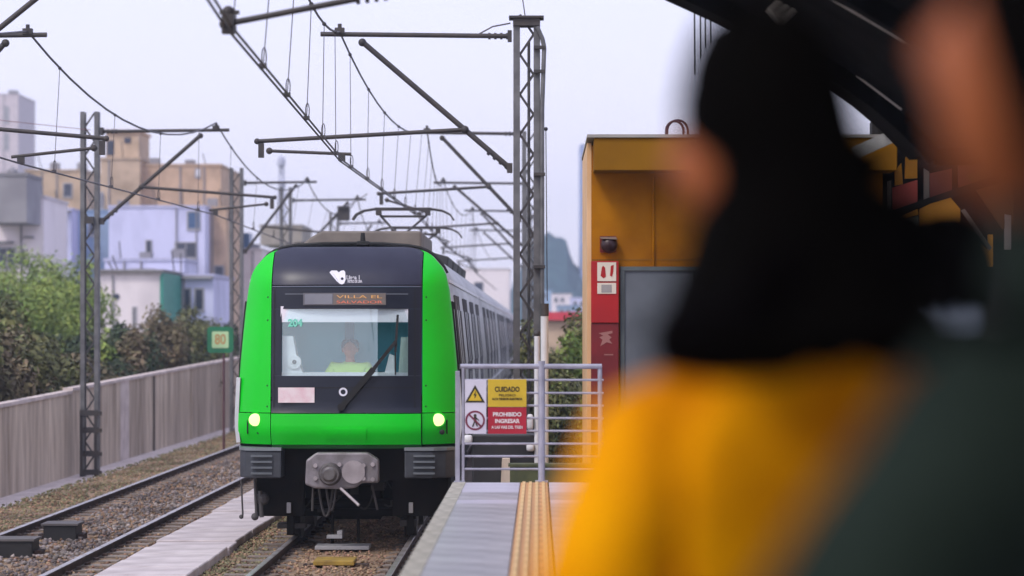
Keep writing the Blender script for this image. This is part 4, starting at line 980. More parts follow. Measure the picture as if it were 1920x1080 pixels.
building('lavender_house', 'pale lavender house with dark square windows below the tan brick block', 204, 390, 384, 32, M_lav, 6, wins=[(330,456,367,482,P),(353,398,374,428,B_),(275,452,283,482,P)], ledges=[(190,510,345,518)])
building('tan_house', 'brown plastered house edge right of the lavender house', 384, 392, 424, 31.5, M_brick, 8, wins=[(404,500,418,540,P)])
building('sand_house', 'wide sand coloured house behind the nearer left mast', 48, 322, 160, 27, M_brick2, 10, wins=[(60,350,72,372,P),(120,300+45,134,368,P)])
building('lavender_house', 'small lavender house left of the lattice mast', 76, 395, 134, 31, M_lav, 6, ledges=[(76,394,134,397)])
building('blue_house', 'blue grey house wall just behind the lattice mast', 134, 398, 206, 30.5, M_blueb, 6, wins=[(168,362+50,178,440,P)])
building('white_house', 'white house with dark window at the left edge', -60, 372, 82, 36, M_whb, 7, wins=[(-2,466,28,502,P),(34,475,44,495,P)], ledges=[(46,443,64,447),(-10,452,26,457)])
gb = building('grey_tank_room', 'grey cube with a small roof on top of the white house', -30, 330, 50, 37, M_greyb, 4, ybot=417, cat='rooftop room')
building('white_hall', 'long white hall with a green edge and a small round window', 184, 516, 300, 42, M_whb, 8, wins=[(251,578,253,625,P)], extra=lambda t, a, c_: (obj('round_window', MB().disc_y((at(219,556,42).x, a.y-.04, at(0,556,42).z), .13, a.y-.005, 18), P, t), obj('green_edge', MB().box(c_.x+.003, c_.x+.16, a.y-.05, a.y+8, -.36, a.z+.1), mat('teal_edge', (.04,.28,.22), rough=.6), t), obj('roof_sheet', MB().box(a.x-.2, c_.x+.2, a.y-.3, a.y+8.3, a.z+.17, a.z+.26), M_greyb, t)))
building('blue_shed', 'pale blue shed with two dark windows beside the white hall', 305, 520, 400, 40, M_lav, 8, wins=[(343,543,356,580,P),(367,543,380,580,P)], ledges=[(305,517,400,523)])
building('low_annex', 'light annex with grey roof clutter above the white hall', 196, 490, 345, 37, M_lav, 5, ledges=[(248,504,292,511),(196,512,300,515)])
building('pink_house', 'pinkish grey house between the two far masts', 400, 455, 440, 26, M_brick, 7, wins=[(430,540,438,565,P)])
building('pale_house', 'pale house with a blue box on its roof left of the train roof', 440, 470, 492, 28, M_whb, 8, extra=lambda t, a, c_: obj('blue_box', MB().box(at(455,0,28).x, at(468,0,28).x, a.y, a.y+2, a.z+.17, at(0,462,28).z+.9), M_paneb, t))
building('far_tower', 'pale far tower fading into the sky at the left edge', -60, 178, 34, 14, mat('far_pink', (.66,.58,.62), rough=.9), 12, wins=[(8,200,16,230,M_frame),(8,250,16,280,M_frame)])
building('station_block', 'distant flat roofed beige block behind the train roof', 488, 425, 566, 24, mat('beige_roof', (.36,.32,.27), rough=.9), 9, ybot=459)
ex = building('flat_house', 'low white flat house behind the train roof on the right', 862, 506, 955, 20, M_whb, 9, wins=[(890,530,905,545,P)], group='houses beyond the train')
# right of the mast
building('blue_tower', 'tall blue glass tower far away just left of the booth', 1088, 272, 1240, 8.3, mat('tower_blue', (.30,.36,.60), (.24,.30,.54), rough=.5), 20, wins=[(1092,300+i*24,1100,312+i*24,M_frame) for i in range(9)], group='far city blocks')
for (nm, lab, x0,yt,x1,k,m_) in (('far_house','pale lavender far house below the wooded hill',1034,553,1072,15,M_whb),('far_house','bluish far house next to the booth edge',1070,560,1180,16,M_lav),('far_house','dark blue low far house behind the mast',1000,545,1036,14,M_blueb),('far_house','small violet house in front of the far ones',1045,575,1088,18,M_blueb)):
    building(nm, lab, x0, yt, x1, k, m_, 8, wins=[(x0+6,yt+6,x0+11,yt+12,P),(x0+18,yt+6,x0+23,yt+12,P)], group='far city blocks')
building('red_roof_shed', 'long shed with a bright red roof above the bushes', 1027, 606, 1300, 34, M_brick2, 6, group='far city blocks', extra=lambda t, a, c_: obj('roof', MB().prism([(a.x-.3,a.z+.17),(c_.x+.3,a.z+.17),(c_.x,a.z+.62),(a.x,a.z+.62)], a.y-.4, a.y+6.4), mat('roof_red', (.62,.045,.07), (.5,.03,.06), scale=.8, rough=.7), t))
# water tank and antennas on roofs
for (x, y_, k, lab) in ((16, 322, 36.5, 'grey conical water tank on the grey cube at the left edge'), (234, 400, 31.2, 'small roof tank behind the lattice mast')):
    if x > 100: continue
    p = at(x, y_, k)
    t = thing('water_tank', lab, 'water tank', (p.x, p.y+1, p.z-.25))
    obj('tank', MB().tube((p.x,p.y+1,p.z-.25),(p.x,p.y+1,p.z+.12),.28,n=14).tube((p.x,p.y+1,p.z+.12),(p.x,p.y+1,p.z+.32),.28,.05,n=14), M_greyb, t, smooth=True)
# lattice tower far away
p = at(528, 300, 20)
t = thing('radio_tower', 'faint blue radio tower far behind the wires', 'tower', (p.x, p.y, -.36))
m = MB()
for s in (-1,1): m.tube((p.x+s*.9,p.y,-.3),(p.x+s*.15,p.y,p.z-.6),.09)
for q in range(12):
    f = q/12; f2 = (q+1)/12; w0 = .9-.75*f; w1 = .9-.75*f2; z0 = -.3+(p.z-.3)*f; z1_ = -.3+(p.z-.3)*f2; m.tube((p.x-w0*(-1)**q,p.y,z0),(p.x+w1*(-1)**q,p.y,z1_),.05)
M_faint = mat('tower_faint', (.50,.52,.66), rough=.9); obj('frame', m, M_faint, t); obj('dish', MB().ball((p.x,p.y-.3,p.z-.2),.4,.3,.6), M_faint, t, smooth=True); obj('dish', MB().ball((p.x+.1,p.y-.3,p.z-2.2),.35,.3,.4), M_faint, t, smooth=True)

# wooded hill, blue of the distant haze mixed into its green
hb = MB(); rows = []
prof = [(-40,0),(-8,10),(-2,24),(.4,25.5),(2,26),(5,25.5),(6.2,24.5),(7.4,20.5),(9.5,17.5),(14,15),(25,13),(45,9),(80,2),(95,0)]
def pz_(x):
    for (a,b2),(c2,d2) in zip(prof[:-1],prof[1:]):
        if a <= x <= c2: return b2+(d2-b2)*(x-a)/(c2-a)
    return 0
for j in range(9):
    f = j/8; rows.append([(x, 560+j*16, -.36 + pz_(x)*math.sin(math.pi*(.08+.84*f)) + (random.uniform(-.7,.7) if 0 < j < 8 else 0)) for x in [ -40+i*1.0 for i in range(136)]])
hb.sheet(rows); hl_ = obj('wooded_hill', hb, mat('hill_green_hazed', (.035,.085,.10), (.015,.045,.06), scale=.3, rough=1), smooth=True); hl_['kind'] = 'structure'; hl_['label'] = 'blue green wooded hill far behind the booth'

#PART4
# ------------------------------------------------------------------ vegetation
def leafmesh(name, n, m, rx, rz, lobes, size=(.028,.10), seed=1, zc=1.0, hollow=.45):
    rs = np.random.RandomState(seed)
    cs = rs.randn(lobes, 3)*np.array([.42*rx, .42*rx, .36*rz]); cr = rs.uniform(.28,.5,lobes)
    li = rs.randint(0, lobes, n); d = rs.randn(n,3); d /= np.linalg.norm(d,axis=1)[:,None]
    rad = cr[li]*(hollow+(1-hollow)*rs.rand(n))**.6*rs.uniform(.85,1.18,n)
    P_ = cs[li] + d*rad[:,None]*np.array([rx,rx,rz]); P_[:,2] += zc
    keep = P_[:,2] > .03; P_ = P_[keep]; d = d[keep]; n = len(P_)
    nrm = d + rs.randn(n,3)*.6 + np.array([0,0,.5]); nrm /= np.linalg.norm(nrm,axis=1)[:,None]
    a = np.cross(nrm, rs.randn(n,3)); a /= np.linalg.norm(a,axis=1)[:,None]; b2 = np.cross(nrm, a)
    s = rs.uniform(*size, n)[:,None]
    V = np.stack([P_-a*s, P_-b2*s*.45, P_+a*s, P_+b2*s*.45+nrm*s*.15], 1).reshape(-1,3)
    me = bpy.data.meshes.new(name); me.vertices.add(n*4); me.vertices.foreach_set('co', V.reshape(-1))
    me.loops.add(n*4); me.loops.foreach_set('vertex_index', np.arange(n*4)); me.polygons.add(n); me.polygons.foreach_set('loop_start', np.arange(0,n*4,4))
    me.update(); me.validate(); me.materials.append(m); return me
LF = {
 'olive': mat('leaf_olive', (.15,.155,.05), (.065,.08,.024), scale=1.2, rough=.7, island=.5),
 'brown': mat('leaf_brown_green', (.21,.165,.09), (.09,.085,.038), scale=1.4, rough=.75, island=.5),
 'bright': mat('leaf_bright', (.28,.37,.07), (.11,.18,.03), scale=.9, rough=.65, island=.45),
 'dark': mat('leaf_dark', (.045,.075,.028), (.02,.038,.014), scale=1.1, rough=.7, island=.5)}
M_bark = mat('bark', (.10,.075,.055), (.05,.038,.028), scale=5, rough=.95, bump=.4, stretch=(1,1,.3))
shr = {}
for i, (kk) in enumerate(('olive','brown','dark','bright')):
    shr[kk] = [leafmesh('foliage', 5200, LF[kk], 1.0, 1.35, 9, seed=10+i*3+v, zc=1.45) for v in range(2)]
trr = {kk: leafmesh('crown', 9000, LF[kk], 1.0, 1.0, 15, size=(.015,.05), seed=40+i, zc=1.55, hollow=.3) for i, kk in enumerate(('bright','olive','dark'))}
tk = MB(); rs = random.Random(3)
tk.tube((0,0,0),(.03,.02,.75),.07,.045,n=8)
for i in range(7):
    a = i*2.4; tk.tube((.03,.02,.6+.03*i),(math.cos(a)*.42,math.sin(a)*.42,1.25+rs.random()*.5),.03,.008,n=5)
trunk_me = tk.mesh('trunk'); trunk_me.materials.append(M_bark)
st = MB()
for i in range(6):
    a = i*1.05; st.tube((0.06*math.cos(a),.06*math.sin(a),0),(math.cos(a)*.45,math.sin(a)*.45,1.5),.035,.01,n=5)
stem_me = st.mesh('stem'); stem_me.materials.append(M_bark)
def plant(me, wood, x, y, z, s, sz, name, label, cat, group):
    t = thing(name, label, cat, (x, y, z), group=group); t.scale = (s, s, sz); t.rotation_euler = (0,0,random.uniform(0,6.28))
    for m_, nm in ((me, me.name.split('.')[0]), (wood, wood.name.split('.')[0])):
        q = bpy.data.objects.new(nm, m_); COL.objects.link(q); q.parent = t
random.seed(21)
y = 40.0; n = 0
def where(x, y):
    px = 1012 + x*5000/y
    return 'at the far left edge' if px < 60 else 'left of the lattice mast' if px < 140 else 'beside the lattice mast' if px < 200 else 'right of the lattice mast' if px < 290 else 'left of the speed board' if px < 385 else 'behind the speed board'
desc = {'olive':'dense olive green shrub','brown':'brownish grey green shrub','dark':'dark green shrub','bright':'light green leafy shrub'}
while y < 100:
    kind = random.choice(['olive','brown','brown','dark','olive']) if y > 50 else random.choice(['brown','olive'])
    x = -11.6 + random.uniform(-.25,.25)
    top = 2.72 + (y-45)*.007 + random.uniform(-.38,.3)
    plant(random.choice(shr[kind]), stem_me, x, y, -.36, 1.15+random.uniform(-.1,.15), (top+.36)/2.75, 'shrub', desc[kind]+' in the hedge behind the left wall, '+where(x,y), 'shrub', 'shrubs behind the left wall')
    y += 1.55 if y < 90 else 2.4; n += 1
y = 44.0
while y < 112:
    kind = random.choice(['olive','bright','dark','brown'])
    plant(random.choice(shr[kind]), stem_me, -13.6+random.uniform(-.5,.5), y, -.36, 1.5, (3.1+random.uniform(-.4,.4))/2.75, 'shrub', desc[kind]+' in the rear row behind the hedge, '+where(-13.6,y), 'shrub', 'second row of shrubs behind the left wall')
    y += 2.6
for (px, top, k, kind, s, lab) in ((98,462,50,'bright',2.3,'tallest light green tree left of the lattice mast'), (20,495,52,'bright',2.2,'light green tree at the left edge'), (-25,520,54,'olive',1.7,'olive tree cut by the left edge'), (55,520,60,'bright',2.0,'lower light green tree in front of the tall one'),
                                   (140,520,56,'bright',1.8,'light green tree just left of the lattice mast'), (2,520,58,'dark',1.2,'dark green tree crown at the left edge'),(205,590,56,'olive',1.1,'low olive tree just right of the lattice mast')):
    p = at(px, top, k)
    plant(trr[kind], trunk_me, p.x, p.y, -.36, s, (p.z+.36)/2.45, 'tree', lab, 'tree', 'trees behind the left wall')
for (px, top, k, kind, s) in ((1048,632,92,'olive',.8),(1085,615,84,'bright',1.0),(1125,610,80,'olive',1.1),(1060,640,70,'olive',1.0),(1040,700,110,'olive',.55),(1082,690,105,'bright',.6),(1062,780,125,'dark',.45),(1015,640,60,'olive',1.2)):
    p = at(px, top, k)
    plant(random.choice(shr[kind]), stem_me, p.x, p.y, -.36, s, (p.z+.36)/2.8, 'bush', {'olive':'olive','bright':'yellow green','dark':'dark green'}[kind]+(' bush low behind the railing bars' if top > 660 else ' tall bush rising above the railing')+(' next to the white post' if px < 1055 else ' next to the booth corner'), 'bush', 'bushes beyond the platform end')
for i in range(16):
    x = random.uniform(1,20); plant(random.choice(shr[random.choice(['olive','dark','bright'])]), stem_me, x, 70+i*4, -.36, 1.5, 1.2, 'bush', 'green bush beyond the booth', 'bush', 'bushes beyond the booth')
# weeds between ballast and footpath
gr = MB(); random.seed(4)
for i in range(1500):
    y = 26 + 60*random.random()**1.4; x = -8.75 + random.uniform(-.15,.35); h = random.uniform(.03,.10); a = random.random()*6.28
    dx, dy_ = math.cos(a)*.012, math.sin(a)*.012
    gr.add([(x-dx,y-dy_,-.20),(x+dx,y+dy_,-.20),(x+random.uniform(-.04,.04),y,-.17+h)], [(0,1,2)])
tag(obj('weeds', gr, LF['olive']), 'low weeds along the edge of the concrete footpath', 'weeds', kind='stuff')

# ------------------------------------------------------------------ station roof over the platform
Yr0, Yr1 = -24.0, 26.3; kr = 5000/Yr1
arc = [(1100,-95),(1180,-38),(1250,2),(1345,45),(1440,95),(1545,160),(1600,200),(1650,243),(1705,300),(1760,365),(1840,480)]
arcp = [((x-1012)/kr, CAMZ+(622-y)/kr) for x, y in arc]
arcp = [(-.95, 6.9),(-.4,6.8)] + arcp[:9] + [(5.0,4.5),(9.0,4.55)]
roof = thing('station_roof', 'dark arched station roof with thin light purlins over the platform', 'roof', (3, 10, 4))
rm = MB(); nrm = []
up = [(x+.02, z+.14) for x, z in arcp]
for (a, b2) in ((0,1),):
    n = len(arcp)
    rm.add([(x, Yr0, z) for x,z in arcp]+[(x,Yr1,z) for x,z in arcp], [(i,i+1,n+i+1,n+i) for i in range(n-1)])
    up2 = [(x+.10, z+.16) for x,z in arcp]
    rm.add([(x, Yr0, z) for x,z in up2]+[(x,Yr1,z) for x,z in up2], [(i,n+i,n+i+1,i+1) for i in range(n-1)])
    rm.add([(x,Yr1,z) for x,z in arcp]+[(x,Yr1,z) for x,z in up2], [(i,i+1,n+i+1,n+i) for i in range(n-1)])
    rm.add([(x,Yr0,z) for x,z in arcp]+[(x,Yr0,z) for x,z in up2], [(i,n+i,n+i+1,i+1) for i in range(n-1)])
    rm.add([(arcp[0][0],Yr0,arcp[0][1]),(arcp[0][0],Yr1,arcp[0][1]),(up2[0][0],Yr1,up2[0][1]),(up2[0][0],Yr0,up2[0][1])],[(0,1,2,3)])
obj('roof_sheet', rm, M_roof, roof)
# arched ribs every few metres with a lower chord, and purlins along the hall
for yr in (24.6, 20.5, 16.4, 12.3, 8.2):
    m = MB()
    for (a, b2) in zip(arcp[:-1], arcp[1:]):
        m.bar((a[0], yr, a[1]-.09), (b2[0], yr, b2[1]-.09), .16, .18)
    obj('rib', m, M_roof, roof)
for i in range(3, len(arcp)-2):
    x, z = arcp[i]
    obj('purlin', MB().bar((x+.03, 8.3, z-.05), (x+.03, Yr1-.1, z-.05), .05, .05), M_roofl, roof)
# long light conduits running down the vault
for (xa,ya,xb,yb,k) in ((1545,-10,1765,118,230),(1525,80,1690,205,200)):
    p = at(xa,ya,k); q = at(xb,yb,k+8)
    obj('conduit', MB().tube(p, q, .010), mat('conduit_light', (.42,.38,.34), rough=.5), roof)
# lamp housing under the roof
p = at(1480, 12, 215)
lt = thing('ceiling_lamp', 'unlit pale lamp housing under the dark station roof', 'lamp', p)
obj('housing', MB().bar(at(1452,32,215), at(1500,-12,215), .20, .3), mat('lamp_grey', (.62,.58,.50), (.16,.15,.13), scale=5, rough=.5), lt)
for q in (-.07, 0, .07): obj('tube_cover', MB().tube(at(1455+q*160,30+q*110,215)+Vector((0,-.19,0)), at(1503+q*160,-14+q*110,215)+Vector((0,-.19,0)), .022), MATS['lamp_grey'], lt, smooth=True)
# hanging cables below the roof edge
hc = MB()
for (x, y0_, y1_) in ((1302,20,140),(1313,26,110),(1322,32,90),(1332,36,80)): hc.tube(at(x,y0_-16,186), at(x,y1_,186), .008)
tag(obj('hanging_cables', hc, M_gask), 'thin dark cables hanging from the roof edge by the head', 'cable')
# light gutter beam
gt = thing('gutter_beam', 'pale sloping gutter beam where the roof meets the booth', 'gutter', at(1660,262,165))
obj('beam', MB().bar(at(1602,287,165), at(1735,228,165), .14, .3), mat('gutter_pale', (.33,.33,.31), (.24,.24,.22), scale=6, rough=.6), gt)
obj('bracket', MB().box(at(1655,0,165).x, at(1672,0,165).x, 30.1, 30.2, at(0,255,165).z, at(0,205,165).z).tube(at(1650,215,165), at(1672,200,165), .02), MATS['gutter_pale'], gt)
# roof of the hall beyond: dark slab and dark rear wall closing the station at the right
hall = thing('station_hall', 'dark station hall wall with yellow and red stair panels at the right', 'building', (6, 33, -.36))
kh = 150; yh = 5000/kh
M_hd = mat('hall_dark', (.02,.017,.015), (.012,.010,.010), scale=1, rough=.8)
obj('rear_wall', MB().box(at(1640,0,kh).x, 12, yh+.25, yh+.5, -.3, 5.4), M_hd, hall)
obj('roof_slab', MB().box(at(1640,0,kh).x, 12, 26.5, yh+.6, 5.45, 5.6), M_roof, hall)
def pnl(name, pts, m, d=0.0, th=.05):
    return obj(name, MB().prism([(at(x,y,kh).x, at(x,y,kh).z) for x,y in pts][::-1], yh-d, yh-d+th), m, hall)
M_py = mat('panel_yellow', (.80,.36,.02), (.70,.30,.015), scale=1.5, rough=.6)
M_pr = mat('panel_red', (.60,.11,.08), (.5,.08,.06), scale=1.5, rough=.6)
M_pr2 = mat('panel_dull_red', (.26,.06,.04), (.11,.022,.016), scale=1.5, rough=.6)
M_pg = mat('panel_glass', (.22,.26,.20), (.15,.19,.15), scale=1, rough=.2)
M_pgr = mat('panel_grey', (.26,.23,.20), rough=.6)
pnl('yellow_panel', [(1678,348),(1678,322),(1690,306),(1693,345)], M_py); pnl('yellow_panel', [(1697,335),(1698,296),(1706,282),(1720,300),(1720,334)], M_py)
pnl('red_panel', [(1674,396),(1673,352),(1720,337),(1720,384)], M_pr, .01)
pnl('grey_mullion', [(1732,374),(1732,316),(1742,322),(1742,370)], M_pgr, .02); pnl('grey_mullion', [(1664,398),(1664,340),(1671,338),(1671,398)], M_pgr, .02)
pnl('dull_red_panel', [(1743,372),(1743,325),(1785,316),(1785,356)], M_pr2); pnl('dull_red_panel', [(1797,352),(1797,305),(1868,300),(1868,332)], M_pr2)
pnl('stair_beam', [(1668,404),(1668,396),(1868,328),(1875,332),(1870,345)], M_hd, .06, .04)
pnl('yellow_gable', [(1724,440),(1724,392),(1777,365),(1800,392),(1800,560),(1724,560)], M_py, .02)
pnl('yellow_sill', [(1682,408),(1720,392),(1722,402),(1682,414)], M_py, .02)
pnl('glass_panel', [(1682,580),(1682,415),(1722,404),(1722,580)], M_pg, .01)
pnl('glass_panel', [(1692,440),(1692,412),(1722,408),(1722,436)], mat('panel_pale_green', (.30,.36,.26), rough=.3), .025, .01)
pnl('handrail', [(1800,395),(1807,392),(1858,465),(1853,470)], M_pgr, .08, .03)
pnl('yellow_panel', [(1838,500),(1838,455),(1852,470),(1852,440),(1861,440),(1861,500)], M_py, .03)
pnl('pale_strip', [(1883,468),(1883,402),(1895,404),(1895,468)], mat('strip_pale', (.62,.52,.48), rough=.4), .03)
pnl('amber_strip', [(1812,330),(1880,300),(1900,250),(1900,420),(1880,430)], mat('panel_brown', (.16,.07,.02), rough=.6), .015)

# ------------------------------------------------------------------ people
def skin_body(name, pts, edges, root, m, parent, sub=2, smooth=True, extra=None):
    names = list(pts); idx = {n: i for i, n in enumerate(names)}
    me = bpy.data.meshes.new(name); me.from_pydata([pts[n][0] for n in names], [(idx[a], idx[b2]) for a, b2 in edges], [])
    o = bpy.data.objects.new('tmp', me); COL.objects.link(o)
    md = o.modifiers.new('skin', 'SKIN'); md.use_smooth_shade = True
    for n in names:
        r = pts[n][1]; r = (r, r) if not isinstance(r, tuple) else r
        me.skin_vertices[0].data[idx[n]].radius = r
        me.skin_vertices[0].data[idx[n]].use_root = (n == root)
    sb = o.modifiers.new('sub', 'SUBSURF'); sb.levels = sub; sb.render_levels = sub
    dg_ = bpy.context.evaluated_depsgraph_get(); dg_.update()
    nm = bpy.data.meshes.new_from_object(o.evaluated_get(dg_)); COL.objects.unlink(o); bpy.data.objects.remove(o)
    nm.name = name
    if extra is not None:
        bm = bmesh.new(); bm.from_mesh(nm)
        em = extra.mesh('x'); bm.from_mesh(em); bm.to_mesh(nm); bm.free()
    nm.materials.clear(); nm.materials.append(m)
    for p in nm.polygons: p.use_smooth = True; p.material_index = 0
    r = bpy.data.objects.new(name, nm); COL.objects.link(r); r.parent = parent; return r
def head_mb(c, s=1.0, yaw=0.0, pitch=0.0):
    """head facing +Y turned by yaw about Z, tilted up by pitch"""
    rot = Matrix.Rotation(yaw, 3, 'Z') @ Matrix.Rotation(pitch, 3, 'X')
    def fn(v):
        x, y, z = v.x*.076, v.y*.096, v.z*.118
        if z < 0:
            t = -z/.118; x *= 1-.30*t*t; y = y*(1-.16*t) + (.018*t if v.y > 0 else .0)
        if v.y > .3 and abs(v.x) < .5:
            y -= .010*math.exp(-((z-.012)/.016)**2)*math.exp(-((abs(v.x)-.36)/.14)**2)     # eye sockets
            y += .026*math.exp(-((z+.018)/.020)**2)*math.exp(-(v.x/.16)**2)                  # nose
            y += .010*math.exp(-((z-.004)/.02)**2)*math.exp(-(v.x/.14)**2)
            y += .007*math.exp(-((z+.055)/.010)**2)*math.exp(-(v.x/.26)**2)                  # lips
            y += .010*math.exp(-((z+.098)/.018)**2)*math.exp(-(v.x/.26)**2)                  # chin
        w = rot @ Vector((x, y, z)); return w
    m = MB(); m.ball(c, s, s, s, 40, 30, fn=fn)
    for sd_ in (-1, 1):
        e_ = Vector(c) + rot @ Vector((sd_*.078*s, -.008*s, -.008*s))
        m.ball(e_, 1, 1, 1, 10, 8, fn=lambda v: rot @ Vector((v.x*.010*s + sd_*.006*s*max(0,-v.y), v.y*.020*s, v.z*.033*s)))
    return m
def person(label, loc, yaw, s, head_yaw, head_pitch, jacket, trousers, arms, hs=1.0, hy=0.0, shw=.165, shz=(1.405,1.405)):
    t = thing('person', label, 'person', loc); t.rotation_euler = (0,0,yaw); t.scale = (s,)*3
    J = {'pelvis':((0,.02,.93),(.125,.095)),'spine':((0,.045,1.09),(.09,.07)),'chest':((0,-.01,(shz[0]+shz[1])/2-.11),(.112,.08)),'neckb':((0,-.005,(shz[0]+shz[1])/2+.05),(.06,.055)),'neck':((0,.012+hy*.6,1.53),(.05,.05)),'skull':((0,.02+hy,1.60),(.055,.06))}
    E = [('pelvis','spine'),('spine','chest'),('chest','neckb'),('neckb','neck'),('neck','skull')]
    for sd_, n in ((-1,'l'),(1,'r')):
        el, wr = arms[n]
        J['sh'+n] = ((sd_*shw,-.01,shz[(sd_+1)//2]),(.06,.06)); J['el'+n] = (el,.043); J['wr'+n] = (wr,.028)
        v = (Vector(wr)-Vector(el)).normalized(); side = v.cross(Vector((0,1,0))).normalized() if abs(v.y) < .9 else Vector((sd_,0,0))
        pal = Vector(wr)+v*.065; J['pa'+n] = (tuple(pal),(.038,.018))
        E += [('chest','sh'+n),('sh'+n,'el'+n),('el'+n,'wr'+n),('wr'+n,'pa'+n)]
        for fi, (off, ln) in enumerate(((-.030,.068),(-.010,.078),(.010,.073),(.030,.058))):
            a = pal + side*off + v*.035; b2 = a + v*ln*.55 + Vector((0,.006,0)); c2 = b2 + v*ln*.4 + Vector((0,.018,0))
            J[f'f{fi}a'+n] = (tuple(a),.010); J[f'f{fi}b'+n] = (tuple(b2),.0085); J[f'f{fi}c'+n] = (tuple(c2),.007)
            E += [('pa'+n,f'f{fi}a'+n),(f'f{fi}a'+n,f'f{fi}b'+n),(f'f{fi}b'+n,f'f{fi}c'+n)]
        a = Vector(wr)+v*.03 - side*.03; b2 = a + v*.035 - side*.028; J['ta'+n] = (tuple(a),.012); J['tb'+n] = (tuple(b2+v*.02),.009); E += [('wr'+n,'ta'+n),('ta'+n,'tb'+n)]
        J['hip'+n] = ((sd_*.085,0,.88),(.088,.088)); J['kn'+n] = ((sd_*.095,.02,.49),.056); J['an'+n] = ((sd_*.10,-.02,.09),.038); J['to'+n] = ((sd_*.115,.14,.045),(.042,.03))
        E += [('pelvis','hip'+n),('hip'+n,'kn'+n),('kn'+n,'an'+n),('an'+n,'to'+n)]
    hc_ = (0, .022+hy, 1.635)
    skin_body('body', J, E, 'pelvis', M_skin, t, extra=head_mb(hc_, hs, head_yaw, head_pitch))
    Jk = {'hem':((0,.03,.86),(.165,.135)),'waist':((0,.045,1.08),(.135,.105)),'chest':((0,-.015,1.28),(.20,.15)),'top':((0,-.01,(shz[0]+shz[1])/2+.02),(.105,.085)),'col':((0,.0,(shz[0]+shz[1])/2+.07),(.078,.07))}
    Ek = [('hem','waist'),('waist','chest'),('chest','top'),('top','col')]
    for sd_, n in ((-1,'l'),(1,'r')):
        el, wr = arms[n]; so = (sd_*(shw+.02),-.012,shz[(sd_+1)//2]-.01); Jk['s'+n] = (so,(.082,.085)); Jk['e'+n] = (el,(.066,.066)); 
        w_ = Vector(el).lerp(Vector(wr), .93); Jk['w'+n] = (tuple(w_),(.048,.048)); Ek += [('chest','s'+n),('s'+n,'e'+n),('e'+n,'w'+n)]
        m_ = Vector(so).lerp(Vector(el), .5); Jk['m'+n] = (tuple(m_),(.072,.07)); Ek.remove(('s'+n,'e'+n)); Ek += [('s'+n,'m'+n),('m'+n,'e'+n)]
    jk = skin_body('jacket', Jk, Ek, 'chest', jacket, t)
    tx = bpy.data.textures.new('folds', 'CLOUDS'); tx.noise_scale = .17; tx.noise_depth = 2
    d = jk.modifiers.new('folds', 'DISPLACE'); d.texture = tx; d.strength = .045; d.mid_level = .5; d.texture_coords = 'LOCAL'
    Jt = {'w':((0,0,.98),(.16,.125)),'p':((0,0,.90),(.165,.13))}; Et = [('w','p')]
    for sd_, n in ((-1,'l'),(1,'r')):
        Jt['h'+n] = ((sd_*.09,0,.80),(.10,.10)); Jt['k'+n] = ((sd_*.098,.02,.49),.075); Jt['a'+n] = ((sd_*.10,-.015,.12),.062)
        Et += [('p','h'+n),('h'+n,'k'+n),('k'+n,'a'+n)]
        obj('shoe', MB().ball((sd_*.11,.06,.045), .048, .135, .045, 14, 10), M_gask, t, smooth=True, world=False)
    skin_body('trousers', Jt, Et, 'p', trousers, t)
    return t, hc_
def hair_shell(t, rows, m, name='hair', gap=55, yaw=0.0, seed=0, n=44, amp=.006):
    """rows: (z, cx, cy, rx, ry, open_deg) around the head; face side is +Y turned by yaw"""
    r_ = random.Random(seed); ph = [r_.random()*6.28 for _ in range(6)]; mb = MB(); grid = []
    for (z, cx, cy, rx, ry, op) in rows:
        row = []
        for i in range(n+1):
            a = R(90+op) + yaw + (2*math.pi-2*R(op))*i/n
            w = 1 + amp*12*(.4*math.sin(a*9+ph[0]+z*4)+.3*math.sin(a*17+ph[1]-z*7)+.2*math.sin(a*31+ph[2]))*.2
            row.append((cx+math.cos(a)*rx*w, cy+math.sin(a)*ry*w, z + .006*math.sin(a*13+ph[3])))
        grid.append(row)
    mb.sheet(grid)
    o = obj(name, mb, m, t, smooth=True, world=False, solid=.022)
    return o
M_jo = mat('jacket_orange', (.94,.40,.001), (.50,.14,.001), scale=5, rough=.9, spec=.05, bump=.25, bscale=40)
M_jg = mat('jacket_green', (.026,.039,.033), (.010,.016,.013), scale=3, rough=.95, spec=.05, bump=.3, bscale=60)
M_jd = mat('jacket_dark', (.002,.003,.004), (.0015,.0015,.002), scale=3, rough=.95, spec=.03)
M_tr = mat('trousers_navy', (.012,.02,.045), (.008,.012,.025), scale=4, rough=.9)
# person in orange
k1 = 1500.0; y1 = 5000/k1; hx1 = (1412-1012)/k1
s1 = 1.155
arms1 = {'l':((-.25,.0,1.09),(-.225,.17,.90)), 'r':((.25,.06,1.12),(.20,.27,1.08))}
P1, hc1 = person('person in a bright orange jacket with long black hair, back turned, largest in the foreground', (hx1+.02, y1, PZ), R(30), s1, R(26), R(-4), M_jo, M_tr, arms1, hs=.97, shw=.15, shz=(1.31,1.39))
hr = []
for (z, rx, ry, op, cy, cx) in ((1.772,.010,.012,2,.01,0),(1.766,.034,.04,4,.008,0),(1.750,.056,.065,8,.005,0),(1.715,.072,.086,8,.0,0),(1.675,.079,.097,14,-.002,0),(1.645,.080,.098,34,-.008,.002),(1.61,.080,.096,72,-.016,.008),(1.575,.082,.093,66,-.022,.014),(1.54,.096,.094,34,-.026,.016),(1.50,.118,.10,26,-.030,.02),(1.46,.142,.11,24,-.034,.024),(1.43,.160,.12,24,-.04,.026),(1.405,.170,.13,26,-.045,.026)):
    hr.append((z, cx, cy+.01, rx, ry, op))
hair_shell(P1, hr, M_hair, yaw=R(26), seed=3)
